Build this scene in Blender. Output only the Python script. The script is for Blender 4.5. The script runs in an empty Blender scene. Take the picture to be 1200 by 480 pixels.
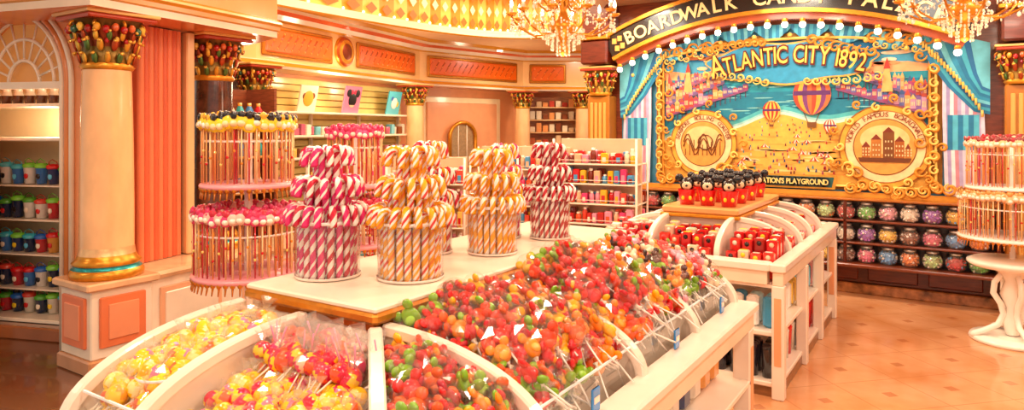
import bpy, math, random
from mathutils import Matrix, Vector
R = random.Random(7)
scene = bpy.context.scene
pi = math.pi

# ------------------------------------------------------------------ colours
def C(h, k=1.0):
    h = h.lstrip('#')
    o = []
    for i in (0, 2, 4):
        c = int(h[i:i+2], 16) / 255.0
        c = c / 12.92 if c <= 0.04045 else ((c + 0.055) / 1.055) ** 2.4
        o.append(c * k)
    return (o[0], o[1], o[2], 1.0)
WHITE = C('f6e6d0'); CREAM = C('f5d49c'); GOLD = C('dc942a'); CORAL = C('ea7c4c'); ORANGE = C('e87a1e')
DWOOD = C('5a1d12'); TEAL = C('2aa3a8'); PINK = C('ee4f86'); RED = C('d5171c'); YEL = C('fbd324'); BLK = C('141014')
GREEN = C('4fa52e'); BLUE = C('1c62b8'); TAN = C('e0a568')

# ------------------------------------------------------------------ materials
MATS = {}
def newmat(name, rough=.5, metal=0., coat=0., noise=.08, nscale=6., emit=0., kind='p', stretch=None, bump=0.0, alpha=1.0, refl=.55):
    m = bpy.data.materials.new(name); m.use_nodes = True
    nt = m.node_tree; N = nt.nodes; L = nt.links
    for n in list(N): N.remove(n)
    out = N.new('ShaderNodeOutputMaterial')
    at = N.new('ShaderNodeAttribute'); at.attribute_name = 'Col'
    tc = N.new('ShaderNodeTexCoord'); mp = N.new('ShaderNodeMapping')
    if stretch: mp.inputs['Scale'].default_value = stretch
    L.new(tc.outputs['Object'], mp.inputs['Vector'])
    nz = N.new('ShaderNodeTexNoise'); nz.inputs['Scale'].default_value = nscale; nz.inputs['Detail'].default_value = 5
    L.new(mp.outputs[0], nz.inputs['Vector'])
    mr = N.new('ShaderNodeMapRange'); mr.inputs[1].default_value = .3; mr.inputs[2].default_value = .7
    mr.inputs[3].default_value = 1 - noise * 1.6; mr.inputs[4].default_value = 1 + noise
    L.new(nz.outputs[0], mr.inputs[0])
    vm = N.new('ShaderNodeVectorMath'); vm.operation = 'SCALE'
    L.new(at.outputs['Color'], vm.inputs[0]); L.new(mr.outputs[0], vm.inputs['Scale'])
    if kind == 'film':
        tr = N.new('ShaderNodeBsdfTransparent'); gl = N.new('ShaderNodeBsdfGlossy'); gl.inputs['Roughness'].default_value = rough
        df = N.new('ShaderNodeBsdfDiffuse'); L.new(at.outputs['Color'], df.inputs[0])
        lw_ = N.new('ShaderNodeLayerWeight'); lw_.inputs[0].default_value = .5
        pw = N.new('ShaderNodeMath'); pw.operation = 'POWER'; pw.inputs[1].default_value = 3.0; L.new(lw_.outputs['Facing'], pw.inputs[0])
        mu_ = N.new('ShaderNodeMath'); mu_.operation = 'MULTIPLY_ADD'; mu_.inputs[1].default_value = refl; mu_.inputs[2].default_value = .05
        L.new(pw.outputs[0], mu_.inputs[0])
        m1 = N.new('ShaderNodeMixShader'); m1.inputs[0].default_value = alpha
        L.new(tr.outputs[0], m1.inputs[1]); L.new(df.outputs[0], m1.inputs[2])
        m2 = N.new('ShaderNodeMixShader'); L.new(mu_.outputs[0], m2.inputs[0])
        L.new(m1.outputs[0], m2.inputs[1]); L.new(gl.outputs[0], m2.inputs[2])
        L.new(m2.outputs[0], out.inputs[0])
    else:
        b = N.new('ShaderNodeBsdfPrincipled')
        L.new(vm.outputs[0], b.inputs['Base Color'])
        b.inputs['Roughness'].default_value = rough; b.inputs['Metallic'].default_value = metal
        b.inputs['Coat Weight'].default_value = coat; b.inputs['Coat Roughness'].default_value = .08
        if emit:
            L.new(at.outputs['Color'], b.inputs['Emission Color']); b.inputs['Emission Strength'].default_value = emit
        if bump:
            bp = N.new('ShaderNodeBump'); bp.inputs['Strength'].default_value = bump; bp.inputs['Distance'].default_value = .01
            L.new(nz.outputs[0], bp.inputs['Height']); L.new(bp.outputs[0], b.inputs['Normal'])
        L.new(b.outputs[0], out.inputs[0])
    MATS[name] = m
newmat('paint', .45, noise=.04)
newmat('satin', .25, coat=.3, noise=.04)
newmat('candy', .14, coat=.5, noise=.05, nscale=30)
newmat('gold', .3, metal=.6, noise=.12, nscale=25, bump=.15)
newmat('stone', .18, coat=.4, noise=.1, nscale=7, stretch=(1,1,.45))
newmat('darkstone', .15, coat=.5, noise=.45, nscale=12)
newmat('wood', .3, coat=.3, noise=.25, nscale=8, stretch=(1, 1, 8))
newmat('mural', .6, noise=.1, nscale=14)
newmat('bulb', .3, emit=6.0, noise=0)
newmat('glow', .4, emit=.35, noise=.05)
newmat('crystal', .05, coat=1, emit=.2, noise=0)  # crystals glow slightly, brightness put into the material
newmat('acrylic', .03, kind='film', alpha=.05, refl=.95)
newmat('film', .1, kind='film', alpha=.1)
newmat('wrap', .06, kind='film', alpha=.015, refl=.32)

# ------------------------------------------------------------------ mesh builder
class MB:
    def __init__(s): s.v = []; s.f = []; s.c = []; s.m = []; s.s = []
    def add(s, v, f, col, mat='paint', sm=False, M=None):
        o = len(s.v)
        if M is not None: s.v += [tuple(M @ Vector(p)) for p in v]
        else: s.v += [tuple(p) for p in v]
        multi = isinstance(col, list)
        for i, q in enumerate(f):
            s.f.append(tuple(j + o for j in q)); s.c.append(col[i] if multi else col); s.m.append(mat); s.s.append(sm)
    def inst(s, t, M):
        o = len(s.v)
        s.v += [tuple(M @ Vector(p)) for p in t.v]
        s.f += [tuple(j + o for j in q) for q in t.f]
        s.c += t.c; s.m += t.m; s.s += t.s
    def box(s, x0, x1, y0, y1, z0, z1, col, mat='paint', M=None):
        v = [(x0,y0,z0),(x1,y0,z0),(x1,y1,z0),(x0,y1,z0),(x0,y0,z1),(x1,y0,z1),(x1,y1,z1),(x0,y1,z1)]
        s.add(v, [(0,3,2,1),(4,5,6,7),(0,1,5,4),(1,2,6,5),(2,3,7,6),(3,0,4,7)], col, mat, False, M)
    def bbox(s, x0, x1, y0, y1, z0, z1, col, mat='paint', e=.01, M=None):
        v = []; f = []
        def ring(z, i):
            return [(x0+i+e,y0+i,z),(x1-i-e,y0+i,z),(x1-i,y0+i+e,z),(x1-i,y1-i-e,z),(x1-i-e,y1-i,z),(x0+i+e,y1-i,z),(x0+i,y1-i-e,z),(x0+i,y0+i+e,z)]
        for z, i in ((z0, e), (z0+e, 0), (z1-e, 0), (z1, e)): v += ring(z, i)
        for k in range(3):
            for j in range(8): f.append((k*8+j, k*8+(j+1)%8, k*8+8+(j+1)%8, k*8+8+j))
        f.append(tuple(range(7, -1, -1))); f.append(tuple(range(24, 32)))
        s.add(v, f, col, mat, False, M)
    def lathe(s, prof, n, col, mat='paint', M=None, sm=True, a0=0, a1=2*pi, wob=None):
        v = []; f = []; cc = []
        full = abs(a1 - a0 - 2*pi) < 1e-6
        m = n if full else n + 1
        for k, (r, z) in enumerate(prof):
            for i in range(m):
                a = a0 + (a1-a0) * i / n
                rr = r * (wob(i, k) if wob else 1)
                v.append((rr*math.cos(a), rr*math.sin(a), z))
        for k in range(len(prof)-1):
            for i in range(n):
                j = (i+1) % m
                f.append((k*m+i, k*m+j, (k+1)*m+j, (k+1)*m+i))
                cc.append(col[k] if isinstance(col, list) else col)
        s.add(v, f, cc, mat, sm, M)
    def sph(s, c, r, col, mat='paint', n=8, k=5, sc=(1,1,1), M=None):
        v = [(c[0], c[1], c[2]+r*sc[2])]; f = []
        for i in range(1, k):
            t = pi*i/k
            for j in range(n):
                a = 2*pi*j/n
                v.append((c[0]+r*sc[0]*math.sin(t)*math.cos(a), c[1]+r*sc[1]*math.sin(t)*math.sin(a), c[2]+r*sc[2]*math.cos(t)))
        v.append((c[0], c[1], c[2]-r*sc[2])); e = len(v)-1
        for j in range(n): f.append((0, 1+j, 1+(j+1)%n))
        for i in range(k-2):
            for j in range(n):
                f.append((1+i*n+j, 1+(i+1)*n+j, 1+(i+1)*n+(j+1)%n, 1+i*n+(j+1)%n))
        b = 1+(k-2)*n
        for j in range(n): f.append((e, b+(j+1)%n, b+j))
        s.add(v, f, col, mat, True, M)
    def tube(s, path, r, n, col, mat='paint', M=None, pat=None, twist=0.0):
        P = [Vector(p) for p in path]; v = []; f = []; cc = []
        up = None
        for i, p in enumerate(P):
            d = (P[min(i+1, len(P)-1)] - P[max(i-1, 0)])
            if d.length < 1e-9: d = Vector((0,0,1))
            d.normalize()
            if up is None:
                up = d.orthogonal().normalized()
            up = (up - d*up.dot(d))
            if up.length < 1e-6: up = d.orthogonal()
            up.normalize(); w = d.cross(up)
            rr = r[i] if isinstance(r, (list, tuple)) else r
            for j in range(n):
                a = 2*pi*j/n + twist*i
                v.append(p + up*rr*math.cos(a) + w*rr*math.sin(a))
        for i in range(len(P)-1):
            for j in range(n):
                f.append((i*n+j, i*n+(j+1)%n, (i+1)*n+(j+1)%n, (i+1)*n+j))
                cc.append(pat[j % len(pat)] if pat else col)
        f.append(tuple(range(n-1, -1, -1))); cc.append(pat[0] if pat else col)
        f.append(tuple(range((len(P)-1)*n, len(P)*n))); cc.append(pat[0] if pat else col)
        s.add(v, f, cc, mat, True, M)
    def prism(s, poly, fn, t0, t1, col, mat='paint'):
        n = len(poly)
        v = [fn(u, w, t0) for u, w in poly] + [fn(u, w, t1) for u, w in poly]
        f = [tuple(range(n-1, -1, -1)), tuple(range(n, 2*n))] + [(i, (i+1)%n, n+(i+1)%n, n+i) for i in range(n)]
        s.add(v, f, col, mat)
    def sweep(s, pts, prof, col, mat='paint', closed=False, sm=False):
        n = len(pts); v = []; f = []; cc = []
        for i in range(n):
            p = Vector(pts[i])
            if closed: a = Vector(pts[i-1]); b = Vector(pts[(i+1)%n])
            else: a = Vector(pts[max(i-1,0)]); b = Vector(pts[min(i+1,n-1)])
            d1 = (p-a); d2 = (b-p)
            if d1.length < 1e-9: d1 = d2
            if d2.length < 1e-9: d2 = d1
            d1.normalize(); d2.normalize()
            n1 = Vector((d1.y, -d1.x)); n2 = Vector((d2.y, -d2.x)); nn = n1+n2
            if nn.length < 1e-4: nn = n1
            nn.normalize(); nn = nn / max(.4, nn.dot(n1))
            for o, z in prof: v.append((p.x+nn.x*o, p.y+nn.y*o, z))
        k = len(prof)
        for i in range(n if closed else n-1):
            j = (i+1) % n
            for q in range(k-1):
                f.append((i*k+q, j*k+q, j*k+q+1, i*k+q+1)); cc.append(col[q] if isinstance(col, list) else col)
        s.add(v, f, cc, mat, sm)
    def build(s, name):
        if not s.v: return None
        xs = [p[0] for p in s.v]; ys = [p[1] for p in s.v]; zs = [p[2] for p in s.v]
        o = ((min(xs)+max(xs))/2, (min(ys)+max(ys))/2, min(zs))
        me = bpy.data.meshes.new(name)
        me.from_pydata([(p[0]-o[0], p[1]-o[1], p[2]-o[2]) for p in s.v], [], s.f)
        ca = me.color_attributes.new('Col', 'FLOAT_COLOR', 'CORNER')
        buf = []
        for q, c in zip(s.f, s.c):
            for _ in q: buf.extend(c)
        ca.data.foreach_set('color', buf)
        keys = []
        for m in s.m:
            if m not in keys: keys.append(m)
        for k in keys: me.materials.append(MATS[k])
        ix = {k: i for i, k in enumerate(keys)}
        me.polygons.foreach_set('material_index', [ix[m] for m in s.m])
        me.polygons.foreach_set('use_smooth', s.s)
        me.update()
        ob = bpy.data.objects.new(name, me); ob.location = o
        scene.collection.objects.link(ob)
        return ob

def TM(x, y, z, rz=0, rx=0, ry=0, s=1):
    sm = Matrix.Diagonal((s, s, s, 1)) if not isinstance(s, tuple) else Matrix.Diagonal((s[0], s[1], s[2], 1))
    return Matrix.Translation((x, y, z)) @ Matrix.Rotation(rz, 4, 'Z') @ Matrix.Rotation(ry, 4, 'Y') @ Matrix.Rotation(rx, 4, 'X') @ sm

def text_tmpl(t, size, ext, col, mat='paint', off=0.0):
    cu = bpy.data.curves.new('t', 'FONT'); cu.body = t; cu.size = size; cu.extrude = ext; cu.align_x = 'CENTER'; cu.offset = off
    cu.resolution_u = 3
    ob = bpy.data.objects.new('t', cu); scene.collection.objects.link(ob)
    dg = bpy.context.evaluated_depsgraph_get(); me = bpy.data.meshes.new_from_object(ob.evaluated_get(dg))
    m = MB(); m.add([tuple(v.co) for v in me.vertices], [tuple(p.vertices) for p in me.polygons], col, mat)
    bpy.data.objects.remove(ob); bpy.data.curves.remove(cu); bpy.data.meshes.remove(me)
    return m
WALLR = Matrix.Rotation(pi/2, 4, 'X')

# ------------------------------------------------------------------ floor
def floor_mat():
    m = bpy.data.materials.new('floor_tile'); m.use_nodes = True
    nt = m.node_tree; N = nt.nodes; L = nt.links; b = N['Principled BSDF']
    tc = N.new('ShaderNodeTexCoord'); sp = N.new('ShaderNodeSeparateXYZ')
    L.new(tc.outputs['Object'], sp.inputs[0])
    def math_(op, a, bb=None):
        n = N.new('ShaderNodeMath'); n.operation = op
        for i, x in enumerate((a, bb)):
            if x is None: continue
            if isinstance(x, (int, float)): n.inputs[i].default_value = x
            else: L.new(x, n.inputs[i])
        return n.outputs[0]
    u = math_('DIVIDE', math_('ADD', sp.outputs[0], sp.outputs[1]), .62)
    w = math_('DIVIDE', math_('SUBTRACT', sp.outputs[0], sp.outputs[1]), .62)
    fu = math_('ABSOLUTE', math_('SUBTRACT', math_('FRACT', u), .5)); fw = math_('ABSOLUTE', math_('SUBTRACT', math_('FRACT', w), .5))
    line = math_('MAXIMUM', math_('GREATER_THAN', fu, .491), math_('GREATER_THAN', fw, .491))
    dia = math_('LESS_THAN', math_('MAXIMUM', fu, fw), .075)
    nz = N.new('ShaderNodeTexNoise'); nz.inputs['Scale'].default_value = 2.2; nz.inputs['Detail'].default_value = 8
    L.new(tc.outputs['Object'], nz.inputs['Vector'])
    cr = N.new('ShaderNodeValToRGB'); cr.color_ramp.elements[0].color = C('c88450'); cr.color_ramp.elements[1].color = C('e6ae80')
    cr.color_ramp.elements[0].position = .3; cr.color_ramp.elements[1].position = .7
    L.new(nz.outputs[0], cr.inputs[0])
    def mix(f, a, c):
        n = N.new('ShaderNodeMix'); n.data_type = 'RGBA'
        if isinstance(f, float): n.inputs[0].default_value = f
        else: L.new(f, n.inputs[0])
        L.new(a, n.inputs[6])
        n.inputs[7].default_value = c
        return n.outputs[2]
    c1 = mix(math_('MULTIPLY', line, .5), cr.outputs[0], C('b06a3c'))
    c2 = mix(math_('MULTIPLY', dia, .55), c1, C('a4562c'))
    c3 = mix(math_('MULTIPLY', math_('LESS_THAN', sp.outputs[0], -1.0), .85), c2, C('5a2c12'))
    L.new(c3, b.inputs['Base Color']); b.inputs['Roughness'].default_value = .22; b.inputs['Coat Weight'].default_value = .3
    return m
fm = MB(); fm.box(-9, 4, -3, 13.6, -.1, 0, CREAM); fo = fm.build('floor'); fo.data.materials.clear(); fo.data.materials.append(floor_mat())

# ------------------------------------------------------------------ ceiling with oval drum
oc = (-4.9, 5.6); orx, orb = 1.6, 3.6
def oval(a, k=1.0):
    c, s_ = math.cos(a), math.sin(a)
    return (oc[0]+k*orx*math.copysign(abs(c)**.7, c), oc[1]+k*orb*math.copysign(abs(s_)**.7, s_))
cm = MB()
rect = (-9, 4, -3, 13.6); ang = [2*pi*i/72 for i in range(72)]
for cx in rect[:2]:
    for cy in rect[2:]: ang.append(math.atan2(cy-oc[1], cx-oc[0]) % (2*pi))
ang.sort()
inn = []; out = []
for a in ang:
    dx, dy = math.cos(a), math.sin(a)
    tx = ((rect[1] if dx > 0 else rect[0])-oc[0])/dx if abs(dx) > 1e-6 else 1e9
    ty = ((rect[3] if dy > 0 else rect[2])-oc[1])/dy if abs(dy) > 1e-6 else 1e9
    t = min(tx, ty); out.append((oc[0]+dx*t, oc[1]+dy*t, 3.05)); p = oval(a); inn.append((p[0], p[1], 3.05))
n = len(ang)
cm.add(inn+out, [(i, (i+1)%n, n+(i+1)%n, n+i) for i in range(n)], C('f6cc98'), 'paint')
cm.build('ceiling')
dm = MB(); NO = 96
ov = [oval(-2*pi*i/NO) for i in range(NO)]
dm.sweep(ov, [(-.02,3.06),(.05,2.98),(.07,3.0),(.07,3.05),(.03,3.06),(.03,3.1),(-.12,3.12)], [WHITE, GOLD, WHITE, C('d8502a'), WHITE, WHITE], 'satin', True)
dm.build('trim_1')
dm = MB()
for i in range(NO):
    p, q = oval(2*pi*i/NO, 1.08), oval(2*pi*(i+1)/NO, 1.08)
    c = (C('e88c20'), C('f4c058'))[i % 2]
    dm.add([(p[0],p[1],3.1),(q[0],q[1],3.1),(q[0],q[1],3.8),(p[0],p[1],3.8)], [(0,1,2,3)], c, 'glow')  # drum and lid emit softly, standing in for the cove light
    for (z0_, z1_, c_, w_) in ((3.14,3.3,C('c8641a'),.35),(3.34,3.5,C('fff0c0'),.3),(3.52,3.74,C('d8781c'),.38)):
        p1, q1 = oval(2*pi*(i+.5-w_)/NO, 1.06), oval(2*pi*(i+.5+w_)/NO, 1.06)
        mx = ((p1[0]+q1[0])/2, (p1[1]+q1[1])/2); zm = (z0_+z1_)/2
        dm.add([(p1[0],p1[1],zm),(mx[0],mx[1],z0_),(q1[0],q1[1],zm),(mx[0],mx[1],z1_)], [(0,1,2,3)], c_, 'glow')
    p1 = oval(2*pi*i/NO, 1.05)
    dm.sph((p1[0],p1[1],3.14), .018, C('ffe9b0'), 'bulb', 5, 3)
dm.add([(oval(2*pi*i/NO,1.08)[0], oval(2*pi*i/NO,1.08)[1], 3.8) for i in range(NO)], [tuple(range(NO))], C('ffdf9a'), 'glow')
dm.build('ceiling_dome')

# ------------------------------------------------------------------ capitals / columns
def capital(h=.34, r=.17):
    m = MB()
    m.lathe([(r*1.0,0),(r*1.12,.02),(r*1.0,.04),(r*.98,h*.4),(r*1.3,h*.75),(r*1.45,h*.86)], 20, [GOLD,GOLD,C('8a6a2c'),C('8c3a1c'),C('6a4a1c')], 'gold')
    for row, (rr, z, nn, s1) in enumerate(((1.1,.2,14,.09),(1.22,.42,14,.1),(1.34,.58,16,.08))):
        for i in range(nn):
            a = 2*pi*(i+.5*row)/nn
            M = TM(r*rr*math.cos(a), r*rr*math.sin(a), h*z, a, 0, .35)
            m.sph((0,0,0), s1*.34, (C('5a7a3a'), C('e0a436'), C('b04a22'), C('e8b848'))[(i+row)%4], 'gold', 7, 5, (.4,.75,1.2), M)
            m.sph((r*.1,0,h*.1), s1*.15, C('f0bc50'), 'gold', 6, 4, (1.4,1.2,.7), M)
    for i in range(26):
        a = 2*pi*i/26
        m.sph((r*1.46*math.cos(a), r*1.46*math.sin(a), h*(.68+.04*(i%2))), r*.15, (C('b01418'), C('e8a430'), C('981418'), C('f4c850'), C('1f5a40'), C('d8602a'))[(i*5)%6], 'candy', 7, 5)
    for i in range(20):
        a = 2*pi*(i+.5)/20
        m.sph((r*1.26*math.cos(a), r*1.26*math.sin(a), h*(.49+.03*(i%3))), r*.1, (C('b82028'), C('f0b84a'), C('8b2030'))[i%3], 'candy', 6, 4)
    for i in range(8):
        a = pi/4*i
        m.tube([(r*(1.25+.3*math.cos(t))*math.cos(a), r*(1.25+.3*math.cos(t))*math.sin(a), h*.74+r*.2*math.sin(t)) for t in [k*.5 for k in range(13)]], r*.06, 5, GOLD, 'gold')
    w = r*1.5
    m.bbox(-w, w, -w, w, h*.86, h*.94, C('b8422a'), 'satin', .01)
    m.bbox(-w*1.06, w*1.06, -w*1.06, w*1.06, h*.94, h, C('f0c070'), 'satin', .005)
    return m
CAP = capital()
def column(name, x, y, z0, z1, r, shaft, smat='stone', ch=.34, ped=None, rz=0):
    m = MB(); k = r/.17
    zt = z1-ch
    if ped:
        h, w = ped
        m.bbox(x-w, x+w, y-w, y+w, 0, .1, C('c98f62'), 'stone', .01)
        m.bbox(x-w+.02, x+w-.02, y-w+.02, y+w-.02, .1, h-.05, WHITE, 'satin', .008)
        m.bbox(x-w-.02, x+w+.02, y-w-.02, y+w+.02, h-.05, h, C('e8b98c'), 'stone', .01)
        for s_ in (-1, 1):
            m.bbox(x-w*.68, x+w*.68, y+s_*(w-.013)-.012, y+s_*(w-.013)+.012, .17, h-.1, CORAL, 'satin', .006)
            m.bbox(x+s_*(w-.013)-.012, x+s_*(w-.013)+.012, y-w*.68, y+w*.68, .17, h-.1, CORAL, 'satin', .006)
            m.bbox(x-w*.45, x+w*.45, y+s_*(w-.005)-.012, y+s_*(w-.005)+.012, .22, h-.15, C('f2986c'), 'satin', .004)
            m.bbox(x+s_*(w-.005)-.012, x+s_*(w-.005)+.012, y-w*.45, y+w*.45, .22, h-.15, C('f2986c'), 'satin', .004)
    m.lathe([(0,z0),(r*1.35,z0),(r*1.38,z0+.03),(r*1.3,z0+.06),(r*1.2,z0+.065),(r*1.2,z0+.085),(r*1.28,z0+.1),(r*1.12,z0+.125),(r*1.05,z0+.15),(r*1.0,z0+.2)],
            28, [GOLD,GOLD,GOLD,TEAL,TEAL,GOLD,GOLD,GOLD,shaft], 'gold', TM(x,y,0))
    pr = [(r*(1-.1*t*t), z0+.16+(zt-z0-.16)*t) for t in [i/8 for i in range(9)]]
    m.lathe(pr, 28, shaft, smat, TM(x,y,0))
    m.inst(CAP, TM(x, y, zt, rz, s=(k*.92, k*.92, ch/.34)))
    return m.build(name)
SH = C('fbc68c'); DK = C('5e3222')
column('column', -4.85, 2.40, .6, 2.37, .165, SH, ch=.38, ped=(.6, .22))
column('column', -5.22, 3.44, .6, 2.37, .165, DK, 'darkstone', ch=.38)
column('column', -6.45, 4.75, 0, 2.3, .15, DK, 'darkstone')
column('column', -7.28, 8.35, 0, 2.3, .15, SH)
column('column', -6.75, 10.75, 0, 2.3, .15, SH)
column('column', -5.85, 11.45, 0, 2.3, .15, SH)

# ------------------------------------------------------------------ left arch wall (angled), niche with shelves
ML = TM(-5.36, 2.35, 0, math.radians(20.2))
fnb = lambda u, w, t: tuple(ML @ Vector((u, t, w)))
ac, ar, arz, az = -.42, .4, .48, 1.93
aw = MB()
arcp = [(ac-ar*math.cos(t), az+arz*math.sin(t)) for t in [pi*i/24 for i in range(25)]]
poly = [(-3.2,0),(ac-ar,0)] + arcp + [(ac+ar,0),(.22,0),(.22,2.5),(-3.2,2.5)]
aw.prism(poly, fnb, 0, .16, C('f2a470'), 'paint')
aw.build('wall_left')
tm = MB()
for k, (dr, c, yy, rr_) in enumerate(((.02, WHITE, -.01, .018), (.06, C('e89050'), -.005, .022), (.105, WHITE, -.012, .02))):
    path = [(ac-ar-dr, yy, 0)] + [(ac-(ar+dr)*math.cos(t), yy, az+(arz+dr)*math.sin(t)) for t in [pi*i/24 for i in range(25)]] + [(ac+ar+dr, yy, 0)]
    tm.tube(path, rr_, 6, c, 'satin', ML)
tm.build('trim_2')
fl = MB()
fl.box(ac-.4, ac+.4, .05, .1, az-.04, az+.01, WHITE, 'satin', ML)
for k in (.35, .68, .98):
    fl.tube([(ac-ar*k*math.cos(t), .07, az+arz*k*math.sin(t)) for t in [pi*i/20 for i in range(21)]], .014, 6, WHITE, 'satin', ML)
for i in range(1, 10):
    t = pi*i/10
    fl.tube([(ac-ar*.35*math.cos(t), .07, az+arz*.35*math.sin(t)), (ac-ar*.98*math.cos(t), .07, az+arz*.98*math.sin(t))], .009, 5, WHITE, 'satin', ML)
fl.prism([(ac-ar*.99*math.cos(t), az+arz*.99*math.sin(t)) for t in [pi*i/24 for i in range(25)]], fnb, .11, .12, C('c08040'), 'glow')
fl.build('window_1')
ns = MB()
ns.box(-1.7, .1, .62, .66, 0, 2.5, C('f8deb0'), 'paint', ML)
ns.box(.05, .1, .17, .62, 0, 2.5, C('f4cfa0'), 'paint', ML)
ns.box(-1.7, -1.65, .17, .62, 0, 2.5, C('f4cfa0'), 'paint', ML)
for z in (.1, 1.5, 1.76):
    ns.bbox(-1.64, .04, .25, .61, z, z+.03, WHITE, 'satin', .006, ML)
for z in (.42, .69, .96, 1.23):
    ns.bbox(-1.64, .04, .32, .61, z-.09, z-.078, WHITE, 'satin', .004, ML)
ns.build('niche_shelf')
cups = MB()
for zi, z in enumerate((.135, .345, .615, .885, 1.155)):
    for i in range(14):
        x = -1.56+.115*i; bc = R.choice([C('1a2f6b'), C('2d74c4'), C('12254f'), C('c82030'), C('e8e0d0'), C('e8a040'), C('f0e8e0')]); lc = R.choice([GREEN, C('7fd03a'), RED, BLUE, C('38b6c8'), C('d84030')])
        M = ML @ TM(x, .42, z+R.uniform(0,.004), 0)
        h_ = R.uniform(.1, .135)
        cups.lathe([(0,0),(.036,0),(.047,h_),(.052,h_+.005)], 14, [bc, bc, lc], 'candy', M)
        cups.lathe([(.053,h_+.005),(.055,h_+.025),(.03,h_+.04),(0,h_+.041)], 14, lc, 'candy', M)
        cups.sph((0,-.038,h_*.5), .022, R.choice([WHITE, RED, YEL, C('5ec5ef'), BLK]), 'candy', 8, 6, (1,.35,1.1), M)
        cups.tube([(-.05,0,h_),(-.038,-.01,h_+.055),(0,-.015,h_+.075),(.038,-.01,h_+.055),(.05,0,h_)], .0035, 4, lc, 'candy', M)
for i in range(14):
    cups.lathe([(0,0),(.035,0),(.042,.07),(.03,.1),(.03,.12),(0,.125)], 10, [C('6a3a26'),C('5b2d1a'),C('e8d8c0'),WHITE,WHITE], 'candy', ML @ TM(-1.56+.115*i, .42, 1.79))
cups.build('souvenir_candy_cups')
lb = MB(); lb.bbox(-1.7, .04, .15, .25, 0, .1, C('9a5a34'), 'stone', .01, ML); lb.bbox(-3.2, ac-ar, -.04, 0, 0, .12, C('9a5a34'), 'stone', .008, ML); lb.build('baseboard_left')

lw = MB()
line = [(-4.68,2.56),(-4.8,3.3),(-4.86,4.3)]
lw.sweep(line, [(-.45,.598),(.03,.6),(.04,.575),(.03,.55),(0,.54),(0,.12),(.02,.1),(.02,0)], [C('f2cca0'), C('e8b98c'), C('e8b98c'), GOLD, WHITE, C('c98f62'), C('c98f62')], 'stone')
for (p, q) in zip(line[:-1], line[1:]):
    P, Q = Vector(p), Vector(q); d = (Q-P); ln = d.length; d.normalize(); a = math.atan2(d.y, d.x)
    M = TM(P.x, P.y, 0, a)
    lw.bbox(.12, ln-.08, -.012, .01, .17, .48, C('f4b890'), 'satin', .006, M)
    lw.bbox(.16, ln-.12, -.02, .01, .21, .44, WHITE, 'satin', .006, M)
lw.build('wall_low')
cp = MB()
for i in range(9):
    cp.lathe([(.026,.602),(.026,2.36)], 8, (C('ee8458'), C('dc6640'))[i%2], 'paint', TM(-5.06-.012*i, 2.74+.043*i, 0))
cp.add([(-5.07,2.72,.602),(-5.17,3.11,.602),(-5.3,3.11,.602),(-5.2,2.72,.602),(-5.07,2.72,2.36),(-5.17,3.11,2.36),(-5.3,3.11,2.36),(-5.2,2.72,2.36)], [(0,1,5,4),(1,2,6,5),(2,3,7,6),(3,0,4,7),(4,5,6,7)], C('d8623c'))
cp.bbox(-5.24, -5.1, 3.13, 3.2, .602, 2.36, C('f0c28c'), 'satin', .01)
cp.build('coral_pilaster')
bk = MB()
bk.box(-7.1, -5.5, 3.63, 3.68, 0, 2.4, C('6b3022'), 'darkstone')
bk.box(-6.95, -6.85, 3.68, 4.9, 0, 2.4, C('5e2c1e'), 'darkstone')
bk.build('wall_marble')
gs = MB()
for z in (.95, 1.3, 1.65):
    gs.bbox(-6.3, -5.8, 3.75, 4.5, z, z+.025, C('c98a4a'), 'satin', .005)
    for i in range(6):
        y = 3.83+i*.105; c = R.choice([TEAL, C('3b7fb8'), C('e7d7b0'), RED, GREEN])
        gs.lathe([(0,0),(.035,0),(.04,.1),(.02,.14),(.022,.17),(0,.172)], 10, [c,c,c,GOLD,GOLD], 'candy', TM(-5.86, y, z+.026))
gs.box(-6.3, -6.25, 3.75, 4.5, 0, 2.0, C('8b4a2e'), 'wood'); gs.box(-6.3, -5.8, 3.7, 3.75, 0, 2.0, C('8b4a2e'), 'wood'); gs.box(-6.3, -5.8, 4.5, 4.53, 0, 2.0, C('8b4a2e'), 'wood')
gs.build('corner_display_shelf')

# ------------------------------------------------------------------ entablature + frieze
en = MB()
EN = [(-8.2,1.2),(-4.53,2.14),(-4.86,3.8),(-6.72,4.35)]
en.sweep(EN, [(-.6,2.37),(0,2.37),(0,2.42),(.02,2.43),(.02,2.46),(.04,2.48),(.03,2.5),(.0,2.52),(.0,2.8),(.05,2.84),(.12,2.9),(.16,2.94),(.16,3.0),(.2,3.05)],
         [C('ee8c50'), WHITE, GOLD, C('f6a868'), GOLD, CREAM, GOLD, C('f6b878'), GOLD, WHITE, CREAM, GOLD, WHITE], 'satin')
en.build('trim_3')
FR = [(-6.7,4.5),(-6.7,4.95),(-7.4,8.6),(-6.9,11.0),(-5.6,11.9),(-3.3,11.9)]
fz = MB()
fz.sweep(FR, [(-.45,2.3),(.1,2.3),(.12,2.33),(.06,2.38),(.0,2.4),(.0,2.86),(.05,2.88),(.1,2.93),(.2,2.96),(.2,3.0),(.24,3.05)],
         [C('f0c28c'), WHITE, GOLD, WHITE, C('f6c684'), GOLD, WHITE, C('e8683a'), WHITE, GOLD], 'satin')
fz.build('trim_4')
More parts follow.
